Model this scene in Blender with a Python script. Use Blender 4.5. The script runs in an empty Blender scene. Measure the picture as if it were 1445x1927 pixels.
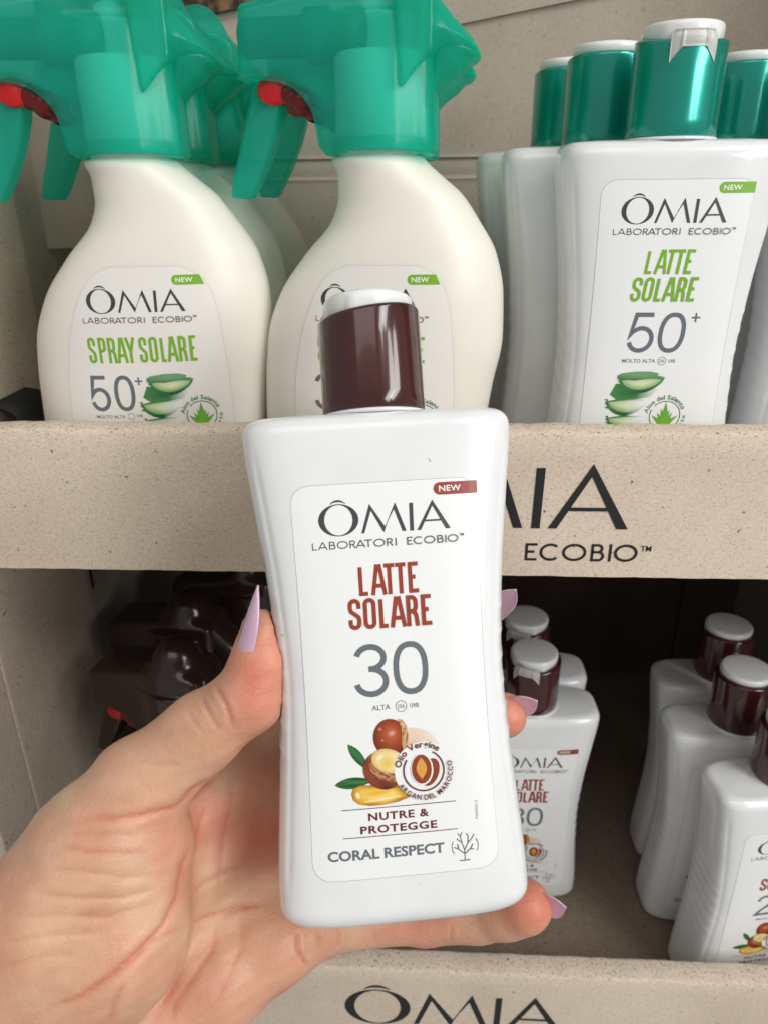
import bpy, math, random
import numpy as np
from mathutils import Matrix, Vector
random.seed(7); np.random.seed(7)
R = math.radians
S = bpy.context.scene
COL = S.collection
CM = 0.01
Z0 = 0.60                      # camera height above the world origin (m)

# ------------------------------------------------------------------ camera
FPX, CX, CY = 1392.0, 722.5, 963.5
_p, _y, _r = R(23.571), R(3.183), R(-0.644)
R0 = np.array([math.cos(_y), math.sin(_y), 0]); FH = np.array([-math.sin(_y), math.cos(_y), 0]); UPZ = np.array([0, 0, 1.0])
FW = FH * math.cos(_p) - UPZ * math.sin(_p)
D0 = -(FH * math.sin(_p) + UPZ * math.cos(_p))
RI = math.cos(_r) * R0 - math.sin(_r) * D0
DI = math.sin(_r) * R0 + math.cos(_r) * D0
def ray(px, py): return FW + RI * ((px - CX) / FPX) + DI * ((py - CY) / FPX)
def UY(px, py, Y): d = ray(px, py); return d * Y / d[1]
def UZ(px, py, Z): d = ray(px, py); return d * Z / d[2]
def UD(px, py, D): return ray(px, py) * D
def wm(p): return Vector((p[0] * CM, p[1] * CM, p[2] * CM + Z0))   # camera-relative cm -> world m

cam = bpy.data.cameras.new('camera'); co = bpy.data.objects.new('camera', cam); COL.objects.link(co)
cam.sensor_fit = 'VERTICAL'; cam.sensor_height = 36.0; cam.lens = 36.0 * FPX / 1927.0
cam.clip_start = 0.01; cam.clip_end = 50
cam.dof.use_dof = True; cam.dof.focus_distance = 0.225; cam.dof.aperture_fstop = 20.0
m = Matrix.Identity(4)
for i in range(3):
    m[i][0] = RI[i]; m[i][1] = -DI[i]; m[i][2] = -FW[i]
m.translation = Vector((0, 0, Z0)); co.matrix_world = m
S.camera = co

# ------------------------------------------------------------------ light
S.view_settings.view_transform = 'Standard'; S.view_settings.look = 'None'
S.view_settings.exposure = 0.0; S.view_settings.gamma = 1.0
w = bpy.data.worlds.new('World'); S.world = w; w.use_nodes = True
bg = w.node_tree.nodes['Background']; bg.inputs[0].default_value = (0.98, 0.98, 0.96, 1); bg.inputs[1].default_value = 0.36
def area(name, loc, target, sx, sy, power, col):
    l = bpy.data.lights.new(name, 'AREA'); l.shape = 'RECTANGLE'; l.size = sx; l.size_y = sy; l.energy = power; l.color = col
    o = bpy.data.objects.new(name, l); COL.objects.link(o)
    o.location = loc
    o.rotation_euler = (Vector(target) - Vector(loc)).to_track_quat('-Z', 'Z').to_euler()
    return o
TGT = (0.0, 0.25, Z0 - 0.1)
# tall shop windows behind the photographer's right shoulder: four panes
for i, (dx, dz) in enumerate([(0, 0), (0.26, 0), (0, 0.80), (0.26, 0.80)]):
    area('window_light', (0.80 + dx * 0.8, -0.62 + dx * 0.6, Z0 + 0.35 + dz), TGT, 0.22, 0.74, 4.4, (1.0, 0.99, 0.965))
area('room_light', (-0.25, -1.1, Z0 + 1.5), TGT, 1.6, 1.0, 7.6, (1.0, 0.95, 0.88))

# ------------------------------------------------------------------ materials
MATS = {}
def mat(name, base, rough=0.5, **k):
    if name in MATS: return MATS[name]
    mt = bpy.data.materials.new(name); mt.use_nodes = True
    b = mt.node_tree.nodes['Principled BSDF']
    b.inputs['Base Color'].default_value = (*base, 1); b.inputs['Roughness'].default_value = rough
    for kk, v in k.items():
        b.inputs[kk.replace('_', ' ')].default_value = v
    MATS[name] = mt; return mt
def nd(mt, t, **kw):
    n = mt.node_tree.nodes.new(t)
    for k, v in kw.items(): setattr(n, k, v)
    return n
def lk(mt, a, b): mt.node_tree.links.new(a, b)
def pb(mt): return mt.node_tree.nodes['Principled BSDF']
def add_bump(mt, scale, strength, dist=0.001, detail=4, coord='Object'):
    tc = nd(mt, 'ShaderNodeTexCoord'); n = nd(mt, 'ShaderNodeTexNoise'); bp = nd(mt, 'ShaderNodeBump')
    n.inputs['Scale'].default_value = scale; n.inputs['Detail'].default_value = detail
    bp.inputs['Strength'].default_value = strength; bp.inputs['Distance'].default_value = dist
    lk(mt, tc.outputs[coord], n.inputs['Vector']); lk(mt, n.outputs['Fac'], bp.inputs['Height']); lk(mt, bp.outputs['Normal'], pb(mt).inputs['Normal'])
    return n, bp
def add_wear(mt, base, dark, scale, lo, hi):
    """faint smudges: mixes the base colour with a slightly different one through a noise mask"""
    tc = nd(mt, 'ShaderNodeTexCoord'); n = nd(mt, 'ShaderNodeTexNoise'); rp = nd(mt, 'ShaderNodeValToRGB')
    n.inputs['Scale'].default_value = scale; n.inputs['Detail'].default_value = 6
    rp.color_ramp.elements[0].position = lo; rp.color_ramp.elements[0].color = (*base, 1)
    rp.color_ramp.elements[1].position = hi; rp.color_ramp.elements[1].color = (*dark, 1)
    lk(mt, tc.outputs['Object'], n.inputs['Vector']); lk(mt, n.outputs['Fac'], rp.inputs[0]); lk(mt, rp.outputs[0], pb(mt).inputs['Base Color'])

white = mat('white_gloss_plastic', (.80, .81, .82), .22, Coat_Weight=.5, Coat_Roughness=.06)
add_wear(white, (.80, .81, .82), (.74, .755, .765), 55, .45, .8)
cream = mat('cream_matte_plastic', (.82, .79, .71), .36, Subsurface_Weight=.25, Subsurface_Scale=.006)
cream.node_tree.nodes['Principled BSDF'].inputs['Subsurface Radius'].default_value = (1, .8, .5)
add_bump(cream, 900, .06, .0003)
lidw = mat('white_lid_plastic', (.82, .83, .82), .25, Coat_Weight=.3, Coat_Roughness=.1)
sealw = mat('clear_white_seal', (.75, .74, .70), .3, Transmission_Weight=.35)
brown = mat('brown_gloss_plastic', (.055, .010, .008), .15, Coat_Weight=.5, Coat_Roughness=.04)
add_wear(brown, (.055, .010, .008), (.042, .008, .007), 90, .4, .75)
tealcap = mat('pearl_green_plastic', (.006, .33, .25), .24, Metallic=.55, Coat_Weight=.7, Coat_Roughness=.08)
labelm = mat('label_paper', (.84, .85, .85), .33, Coat_Weight=.25, Coat_Roughness=.15)
labelc = mat('label_film', (.81, .78, .74), .33, Coat_Weight=.15, Coat_Roughness=.2)
inkd = mat('ink_charcoal', (.048, .052, .058), .35)
inkg = mat('ink_grey', (.13, .155, .175), .35)
inkr = mat('ink_rust', (.30, .042, .018), .35)
inkm = mat('ink_maroon', (.14, .018, .014), .35)
inkv = mat('ink_green', (.19, .42, .02), .35)
inkf = mat('ink_forest', (.02, .20, .055), .35)
inkw = mat('ink_white', (.85, .85, .84), .35)
inkb = mat('ink_black_print', (.010, .010, .012), .6)
artm = mat('printed_picture', (.5, .5, .5), .35)
_a = nd(artm, 'ShaderNodeVertexColor'); _a.layer_name = 'tone'; lk(artm, _a.outputs[0], pb(artm).inputs['Base Color'])
redp = mat('red_plastic', (.62, .004, .006), .3, Coat_Weight=.3)
dredp = mat('dark_red_plastic', (.16, .002, .003), .32)
thr = mat('white_neck_plastic', (.72, .76, .68), .4)
def translucent(name, col, tint, clear, rough=.28, back=.45):
    mt = mat(name, col, rough, Coat_Weight=.45, Coat_Roughness=.08)
    nt = mt.node_tree; out = nt.nodes['Material Output']
    tr = nd(mt, 'ShaderNodeBsdfTransparent'); tr.inputs[0].default_value = (*tint, 1)
    tl = nd(mt, 'ShaderNodeBsdfTranslucent'); tl.inputs[0].default_value = (*[min(1, c * 1.4) for c in col], 1)
    m1 = nd(mt, 'ShaderNodeMixShader'); m1.inputs[0].default_value = back
    m2 = nd(mt, 'ShaderNodeMixShader'); m2.inputs[0].default_value = clear
    lk(mt, pb(mt).outputs[0], m1.inputs[1]); lk(mt, tl.outputs[0], m1.inputs[2])
    lk(mt, m1.outputs[0], m2.inputs[1]); lk(mt, tr.outputs[0], m2.inputs[2]); lk(mt, m2.outputs[0], out.inputs['Surface'])
    return mt
green = translucent('translucent_green_plastic', (.020, .56, .43), (.36, .96, .88), .52)
greenin = mat('inner_green_plastic', (.004, .30, .21), .4)
dbrown = translucent('smoky_brown_plastic', (.040, .022, .016), (.30, .15, .10), .05, .2, .12)
dbrownin = mat('inner_brown_plastic', (.02, .008, .006), .3)
nailm = mat('lilac_nail_varnish', (.66, .43, .57), .2, Coat_Weight=.8, Coat_Roughness=.06, Metallic=.15)

def cardboard(name, c1, c2, fleck=1.0):
    mt = mat(name, c1, .92, Specular_IOR_Level=.12)
    tc = nd(mt, 'ShaderNodeTexCoord')
    n1 = nd(mt, 'ShaderNodeTexNoise'); n1.inputs['Scale'].default_value = 620; n1.inputs['Detail'].default_value = 5; n1.inputs['Roughness'].default_value = .7
    n0 = nd(mt, 'ShaderNodeTexNoise'); n0.inputs['Scale'].default_value = 18; n0.inputs['Detail'].default_value = 3
    lk(mt, tc.outputs['Object'], n0.inputs['Vector'])
    lk(mt, tc.outputs['Object'], n1.inputs['Vector'])
    rp = nd(mt, 'ShaderNodeValToRGB'); rp.color_ramp.elements[0].position = .3; rp.color_ramp.elements[1].position = .7
    rp.color_ramp.elements[0].color = (*c2, 1); rp.color_ramp.elements[1].color = (*c1, 1)
    lk(mt, n1.outputs['Fac'], rp.inputs[0])
    mm = nd(mt, 'ShaderNodeMix', data_type='RGBA', blend_type='MULTIPLY'); mm.inputs[0].default_value = 1
    r0 = nd(mt, 'ShaderNodeValToRGB'); r0.color_ramp.elements[0].position = .3; r0.color_ramp.elements[1].position = .75
    r0.color_ramp.elements[0].color = (.88, .86, .84, 1); r0.color_ramp.elements[1].color = (1.06, 1.06, 1.05, 1)
    lk(mt, n0.outputs['Fac'], r0.inputs[0]); lk(mt, rp.outputs[0], mm.inputs[6]); lk(mt, r0.outputs[0], mm.inputs[7])
    cur = mm.outputs[2]
    for sc, st, thr_, amt, dc, rot in ((1500, 1.0, .685, .7, (.10, .06, .038), 0), (800, 3.6, .70, .75, (.12, .07, .04), .6), (800, 3.6, .70, .7, (.085, .05, .03), 2.1), (420, 1.0, .745, .8, (.02, .015, .012), 0), (700, 4.5, .72, .7, (.06, .04, .03), 1.3)):
        mp = nd(mt, 'ShaderNodeMapping'); mp.inputs['Scale'].default_value = (1, 1, st); mp.inputs['Rotation'].default_value = (0, rot, 0)
        mp.inputs['Location'].default_value = (rot * 3.1, 0, sc)
        nn = nd(mt, 'ShaderNodeTexNoise'); nn.inputs['Scale'].default_value = sc; nn.inputs['Detail'].default_value = 2
        lk(mt, tc.outputs['Object'], mp.inputs[0]); lk(mt, mp.outputs[0], nn.inputs['Vector'])
        r2 = nd(mt, 'ShaderNodeValToRGB'); r2.color_ramp.elements[0].position = thr_ - .05; r2.color_ramp.elements[1].position = thr_
        r2.color_ramp.elements[0].color = (0, 0, 0, 1); r2.color_ramp.elements[1].color = (amt * fleck,) * 3 + (1,)
        lk(mt, nn.outputs['Fac'], r2.inputs[0])
        mx = nd(mt, 'ShaderNodeMix', data_type='RGBA'); lk(mt, r2.outputs[0], mx.inputs[0]); lk(mt, cur, mx.inputs[6]); mx.inputs[7].default_value = (*dc, 1)
        cur = mx.outputs[2]
    lk(mt, cur, pb(mt).inputs['Base Color'])
    bp = nd(mt, 'ShaderNodeBump'); bp.inputs['Strength'].default_value = .25; bp.inputs['Distance'].default_value = .0004
    lk(mt, n1.outputs['Fac'], bp.inputs['Height']); lk(mt, bp.outputs['Normal'], pb(mt).inputs['Normal'])
    return mt
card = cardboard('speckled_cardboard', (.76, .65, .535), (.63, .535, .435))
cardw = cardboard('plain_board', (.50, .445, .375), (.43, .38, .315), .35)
cardd = cardboard('recess_shade_board', (.12, .088, .072), (.085, .06, .048), .3)  # same cardboard, darkened: shade of the lower recess put into its colour
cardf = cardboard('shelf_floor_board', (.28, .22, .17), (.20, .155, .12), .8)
edge_dark = mat('dark_slot', (.02, .012, .01), .9)
strap = mat('black_strap', (.015, .015, .014), .6)

skin = mat('skin', (.62, .33, .23), .46, Subsurface_Weight=.22, Subsurface_Scale=.004)
pb(skin).inputs['Subsurface Radius'].default_value = (1.0, .35, .2)
_v = nd(skin, 'ShaderNodeVertexColor'); _v.layer_name = 'tone'
_tc = nd(skin, 'ShaderNodeTexCoord'); _n = nd(skin, 'ShaderNodeTexNoise'); _n.inputs['Scale'].default_value = 60; _n.inputs['Detail'].default_value = 5
_rp = nd(skin, 'ShaderNodeValToRGB'); _rp.color_ramp.elements[0].position = .3; _rp.color_ramp.elements[1].position = .72
_rp.color_ramp.elements[0].color = (.86, .74, .70, 1); _rp.color_ramp.elements[1].color = (1.06, 1.10, 1.07, 1)
_mx = nd(skin, 'ShaderNodeMix', data_type='RGBA', blend_type='MULTIPLY'); _mx.inputs[0].default_value = 1
lk(skin, _tc.outputs['Object'], _n.inputs['Vector']); lk(skin, _n.outputs['Fac'], _rp.inputs[0]); lk(skin, _v.outputs[0], _mx.inputs[6]); lk(skin, _rp.outputs[0], _mx.inputs[7])
lk(skin, _mx.outputs[2], pb(skin).inputs['Base Color'])
_n2 = nd(skin, 'ShaderNodeTexNoise'); _n2.inputs['Scale'].default_value = 700; _n2.inputs['Detail'].default_value = 3
_vo = nd(skin, 'ShaderNodeTexVoronoi', feature='DISTANCE_TO_EDGE'); _vo.inputs['Scale'].default_value = 900
_mp = nd(skin, 'ShaderNodeMapping'); _mp.inputs['Scale'].default_value = (1, 1, 2.2)
lk(skin, _tc.outputs['Object'], _mp.inputs[0]); lk(skin, _mp.outputs[0], _vo.inputs['Vector']); lk(skin, _tc.outputs['Object'], _n2.inputs['Vector'])
_b1 = nd(skin, 'ShaderNodeBump'); _b1.inputs['Strength'].default_value = .30; _b1.inputs['Distance'].default_value = .0005
_b2 = nd(skin, 'ShaderNodeBump'); _b2.inputs['Strength'].default_value = .28; _b2.inputs['Distance'].default_value = .0004
lk(skin, _n2.outputs['Fac'], _b1.inputs['Height']); lk(skin, _vo.outputs['Distance'], _b2.inputs['Height']); lk(skin, _b1.outputs['Normal'], _b2.inputs['Normal']); _v3 = nd(skin, 'ShaderNodeTexVoronoi', feature='DISTANCE_TO_EDGE'); _v3.inputs['Scale'].default_value = 170; _wn = nd(skin, 'ShaderNodeTexNoise'); _wn.inputs['Scale'].default_value = 120
_ad = nd(skin, 'ShaderNodeVectorMath', operation='MULTIPLY_ADD'); _ad.inputs[1].default_value = (.006, .006, .006)
_m3 = nd(skin, 'ShaderNodeMapping'); _m3.inputs['Scale'].default_value = (.55, 1, 1.5); _m3.inputs['Rotation'].default_value = (0, .25, 0)
lk(skin, _tc.outputs['Object'], _wn.inputs['Vector']); lk(skin, _wn.outputs['Color'], _ad.inputs[0]); lk(skin, _tc.outputs['Object'], _ad.inputs[2]); lk(skin, _ad.outputs[0], _m3.inputs[0]); lk(skin, _m3.outputs[0], _v3.inputs['Vector'])
_mr = nd(skin, 'ShaderNodeMapRange'); _mr.inputs['From Max'].default_value = .12; lk(skin, _v3.outputs['Distance'], _mr.inputs['Value'])
_b3 = nd(skin, 'ShaderNodeBump'); _b3.inputs['Strength'].default_value = .075; _b3.inputs['Distance'].default_value = .0005
lk(skin, _mr.outputs[0], _b3.inputs['Height']); lk(skin, _b2.outputs['Normal'], _b3.inputs['Normal']); lk(skin, _b3.outputs['Normal'], pb(skin).inputs['Normal'])

# ------------------------------------------------------------------ object helpers (verts in cm, local)
def newmesh(name, verts, faces, mt, smooth=True, tone=None):
    me = bpy.data.meshes.new(name)
    v = np.asarray(verts, float) * CM
    me.from_pydata(v.tolist(), [], [tuple(int(i) for i in f) for f in faces])
    if smooth: me.polygons.foreach_set('use_smooth', [True] * len(me.polygons))
    if tone is not None:
        a = me.color_attributes.new('tone', 'FLOAT_COLOR', 'POINT')
        t = np.asarray(tone, float); t = np.hstack([t, np.ones((len(t), 1))]) if t.shape[1] == 3 else t
        a.data.foreach_set('color', t.ravel())
    me.materials.append(mt); me.update(); me.validate()
    return me
def link(name, me, parent=None, label=None):
    o = bpy.data.objects.new(name, me); COL.objects.link(o)
    if parent: o.parent = parent
    if label: o['label'] = label
    return o
def thing(name, label, cat, mw, group=None):
    o = bpy.data.objects.new(name, None); COL.objects.link(o); o.empty_display_size = .01
    o.matrix_world = mw; o['label'] = label; o['category'] = cat
    if group: o['group'] = group
    return o
def at(x, y, z, rz=0): return Matrix.Translation(wm((x, y, z))) @ Matrix.Rotation(R(rz), 4, 'Z')
CACHE = {}
def cached(key, fn):
    if key not in CACHE: CACHE[key] = fn()
    return CACHE[key]
def rings(rows, closed=True, cap0=True, cap1=True):
    n = len(rows[0]); v = [p for r in rows for p in r]; f = []
    for i in range(len(rows) - 1):
        for j in range(n if closed else n - 1):
            k = (j + 1) % n; f.append((i * n + j, i * n + k, (i + 1) * n + k, (i + 1) * n + j))
    if cap0: f.append(tuple(range(n))[::-1])
    if cap1: f.append(tuple((len(rows) - 1) * n + j for j in range(n)))
    return v, f
def box(x0, x1, y0, y1, z0, z1):
    v = [(x, y, z) for z in (z0, z1) for y in (y0, y1) for x in (x0, x1)]
    return v, [(0, 2, 3, 1), (4, 5, 7, 6), (0, 1, 5, 4), (2, 6, 7, 3), (0, 4, 6, 2), (1, 3, 7, 5)]
def merge(parts):
    V = []; F = []
    for v, f in parts:
        o = len(V); V += [tuple(p) for p in v]; F += [tuple(i + o for i in q) for q in f]
    return V, F
def interp(pts):
    xs = np.array([p[0] for p in pts], float); ys = np.array([p[1] for p in pts], float)
    h = np.diff(xs); d = np.diff(ys) / h; mt = np.zeros(len(xs)); mt[0] = d[0]; mt[-1] = d[-1]
    for i in range(1, len(xs) - 1): mt[i] = 0 if d[i - 1] * d[i] <= 0 else 2 / (1 / d[i - 1] + 1 / d[i])
    def fn(x):
        x = np.clip(x, xs[0], xs[-1]); i = int(np.clip(np.searchsorted(xs, x) - 1, 0, len(h) - 1)); t = (x - xs[i]) / h[i]
        return float((2*t**3 - 3*t*t + 1) * ys[i] + (t**3 - 2*t*t + t) * h[i] * mt[i] + (-2*t**3 + 3*t*t) * ys[i+1] + (t**3 - t*t) * h[i] * mt[i+1])
    return fn

# ------------------------------------------------------------------ surface nets (organic closed surfaces)
def surface_nets(F, org, h):
    nx, ny, nz = F.shape; ins = F < 0
    c = np.zeros((nx - 1, ny - 1, nz - 1), int); corners = []
    for dx in (0, 1):
        for dy in (0, 1):
            for dz in (0, 1):
                c += ins[dx:nx - 1 + dx, dy:ny - 1 + dy, dz:nz - 1 + dz]; corners.append((dx, dy, dz))
    act = (c > 0) & (c < 8); idx = -np.ones(act.shape, int); I = np.argwhere(act); idx[act] = np.arange(len(I))
    acc = np.zeros((len(I), 3)); cnt = np.zeros(len(I))
    for a in range(8):
        for b in range(a + 1, 8):
            ca, cb = np.array(corners[a]), np.array(corners[b])
            if abs(ca - cb).sum() != 1: continue
            fa = F[tuple((I + ca).T)]; fb = F[tuple((I + cb).T)]; s = (fa < 0) != (fb < 0)
            t = np.where(s, fa / np.where(s, fa - fb, 1), 0)
            acc += np.where(s[:, None], ca + t[:, None] * (cb - ca), 0); cnt += s
    V = (I + acc / cnt[:, None]) * h + org; faces = []
    for ax in range(3):
        u, v = [(1, 2), (2, 0), (0, 1)][ax]
        sl0 = [slice(None)] * 3; sl1 = [slice(None)] * 3; sl0[ax] = slice(0, -1); sl1[ax] = slice(1, None)
        A = ins[tuple(sl0)]; B = ins[tuple(sl1)]; E = np.argwhere(A != B)
        E = E[(E[:, u] > 0) & (E[:, v] > 0) & (E[:, u] < F.shape[u] - 1) & (E[:, v] < F.shape[v] - 1)]
        flip = A[tuple(E.T)]; q = []
        for du, dv in ((1, 1), (0, 1), (0, 0), (1, 0)):
            P = E.copy(); P[:, u] -= du; P[:, v] -= dv; q.append(idx[tuple(P.T)])
        q = np.array(q).T; q[~flip] = q[~flip][:, ::-1]
        faces.append(q)
    return V, np.vstack(faces)
def grid(lo, hi, h):
    ax = [np.arange(lo[i], hi[i] + h, h) for i in range(3)]
    return np.array(lo, float), np.stack(np.meshgrid(*ax, indexing='ij'), -1)
def smin(a, b, k):
    hh = np.clip(.5 + .5 * (b - a) / k, 0, 1); return b * (1 - hh) + a * hh - k * hh * (1 - hh)
def sd_cone(P, a, b, ra, rb):
    a = np.array(a, float); b = np.array(b, float); d = b - a; t = np.clip(((P - a) @ d) / (d @ d), 0, 1)
    return np.linalg.norm(P - a - t[..., None] * d, axis=-1) - (ra + (rb - ra) * t)
def sd_poly(X, Z, poly):
    poly = np.array(poly, float); d = np.full(X.shape, 1e9); inside = np.zeros(X.shape, bool); n = len(poly)
    for i in range(n):
        a = poly[i]; b = poly[(i + 1) % n]; e = b - a
        t = np.clip(((X - a[0]) * e[0] + (Z - a[1]) * e[1]) / (e @ e + 1e-12), 0, 1)
        d = np.minimum(d, (X - a[0] - t * e[0])**2 + (Z - a[1] - t * e[1])**2)
        c = ((a[1] > Z) != (b[1] > Z)) & (X < (b[0] - a[0]) * (Z - a[1]) / (b[1] - a[1] + 1e-12) + a[0]); inside ^= c
    d = np.sqrt(d); return np.where(inside, -d, d)
def extr(d2, Y, half, r):
    dy = np.abs(Y) - half; a = d2 + r; b = dy + r
    return np.minimum(np.maximum(a, b), 0) + np.sqrt(np.maximum(a, 0)**2 + np.maximum(b, 0)**2) - r
def smooth_verts(V, F, it=2, lam=.5):
    n = len(V); e = np.vstack([F[:, [0, 1]], F[:, [1, 2]], F[:, [2, 3]], F[:, [3, 0]]]); e = np.vstack([e, e[:, ::-1]])
    deg = np.bincount(e[:, 0], minlength=n)[:, None]
    for _ in range(it):
        s = np.zeros_like(V)
        for k in range(3): s[:, k] = np.bincount(e[:, 0], weights=V[e[:, 1], k], minlength=n)
        V = V + lam * (s / np.maximum(deg, 1) - V)
    return V
def vnormals(V, F):
    N = np.cross(V[F[:, 2]] - V[F[:, 0]], V[F[:, 3]] - V[F[:, 1]]); o = np.zeros_like(V)
    for k in range(4): np.add.at(o, F[:, k], N)
    return o / (np.linalg.norm(o, axis=1, keepdims=True) + 1e-12)

# ------------------------------------------------------------------ 2D printing: strokes, type, pictures -> (verts2d, faces)
def arc(cx, cz, rx, rz, a0, a1, n=14):
    return [(cx + rx * math.cos(R(a0 + (a1 - a0) * i / n)), cz + rz * math.sin(R(a0 + (a1 - a0) * i / n))) for i in range(n + 1)]
def ribbon(pts, t, closed=False, widths=None):
    P = [np.array(p, float) for p in pts]; Q = [P[0]]
    for p in P[1:]:
        if np.linalg.norm(p - Q[-1]) > 1e-5: Q.append(p)
    if closed and np.linalg.norm(Q[0] - Q[-1]) < 1e-5: Q.pop()
    n = len(Q); L = []; Rr = []
    for i in range(n):
        a = Q[i - 1] if (i > 0 or closed) else None; b = Q[(i + 1) % n] if (i < n - 1 or closed) else None
        tt = widths[i] if widths else t
        da = (Q[i] - a) / np.linalg.norm(Q[i] - a) if a is not None else None
        db = (b - Q[i]) / np.linalg.norm(b - Q[i]) if b is not None else None
        if da is None: nrm = np.array([-db[1], db[0]]); s = 1
        elif db is None: nrm = np.array([-da[1], da[0]]); s = 1
        else:
            na = np.array([-da[1], da[0]]); nb = np.array([-db[1], db[0]]); nrm = na + nb; l = np.linalg.norm(nrm)
            nrm = nrm / l if l > .15 else nb; s = min(1 / max(nrm @ nb, .28), 3.5)
        L.append(Q[i] + nrm * tt / 2 * s); Rr.append(Q[i] - nrm * tt / 2 * s)
    v = L + Rr; f = []
    for i in range(n if closed else n - 1):
        j = (i + 1) % n; f.append((i, n + i, n + j, j))
    return v, f
def strokes(ch, w, h, t, thin=False):
    c = t / 2; r = w / 2; O = []
    if ch == 'L': O = [[(0, h), (0, 0), (w, 0)]]
    elif ch == 'I': O = [[(0, h + c), (0, -c)]]
    elif ch == 'T': O = [[(-c, h), (w + c, h)], [(r, h), (r, -c)]]
    elif ch == 'E': O = [[(w + c, h), (0, h), (0, 0), (w + c, 0)], [(0, h * .52), (w * .86, h * .52)]]
    elif ch == 'A':
        g = 0 if thin else w * .10
        O = [[(-c * .4, -c), (r - g, h + c * .9)], [(w + c * .4, -c), (r + g, h + c * .9)], [(w * .18, h * .27), (w * .82, h * .27)]]
    elif ch == 'O':
        if thin: O = [('c', arc(r, h / 2, r, h / 2, 0, 360, 28))]
        else: O = [('c', arc(r, h - r, r, r, 0, 180, 10) + arc(r, r, r, r, 180, 360, 10))]
    elif ch == 'C': O = [arc(r, h / 2, r, h / 2, 48, 312, 24)]
    elif ch == 'S':
        p = [(w, h * .70)] + arc(r, h - r, r, r, 0, 180, 9)
        p += [(0, h * .70), (w * .10, h * .60), (w * .5, h * .5), (w * .9, h * .40), (w, h * .30)] + arc(r, r, r, r, 0, -180, 9) + [(0, h * .30)]
        O = [p]
    elif ch in 'PRB':
        q = h * (.48 if ch != 'B' else .54); rr = (h - q) / 2 if thin else min((h - q) / 2, w * .5); e = w * (.86 if ch != 'P' else .95)
        bowl = [(0, -c), (0, h), (e - rr, h)] + arc(e - rr, h - rr, rr, rr, 90, 0, 6) + arc(e - rr, q + rr, rr, rr, 0, -90, 6) + [(0, q)]
        O = [bowl]
        if ch == 'R': O.append([(w * .45, q), (w, -c)] if thin else [(e - rr, q), (e - rr * .3, q - rr * .35), (e, q - rr), (w, -c)])
        if ch == 'B': O.append([(e - rr, q)] + arc(w - q / 2, q / 2, q / 2, q / 2, 90, -90, 8) + [(0, 0)])
    elif ch == 'Y': O = [[(-c * .3, h + c), (r, h * .42)], [(w + c * .3, h + c), (r, h * .42), (r, -c)]]
    elif ch == '0': 
        p = []
        for i in range(36):
            a = 2 * math.pi * i / 36; e = 2 / 2.35
            p.append((r + r * math.copysign(abs(math.cos(a))**e, math.cos(a)), h / 2 + h / 2 * math.copysign(abs(math.sin(a))**e, math.sin(a))))
        O = [('c', p)]
    elif ch == '3':
        ru = h * .235; rl = h * .265; wu = w * .46; wl = w * .5
        O = [arc(w * .49, h - ru, wu, ru, 168, -80, 22) + [(w * .42, h - 2 * ru)], arc(w * .49, rl, wl, rl, 82, -170, 24)]
    elif ch == '5':
        rl = h * .315
        O = [[(w * .92, h), (w * .16, h), (w * .03, h * .47), (w * .10, h * .53)] + arc(w * .49, rl, w * .5, rl, 122, -165, 24)]
    elif ch == '2':
        ru = h * .28
        O = [arc(w * .5, h - ru, w * .48, ru, 172, -28, 20) + [(w * .74, h * .44), (w * .30, h * .22), (w * .06, h * .05), (0, 0), (w + c, 0)]]
    elif ch == '+': O = [[(0, h / 2), (w, h / 2)], [(r, 0), (r, h)]]
    return O
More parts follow.
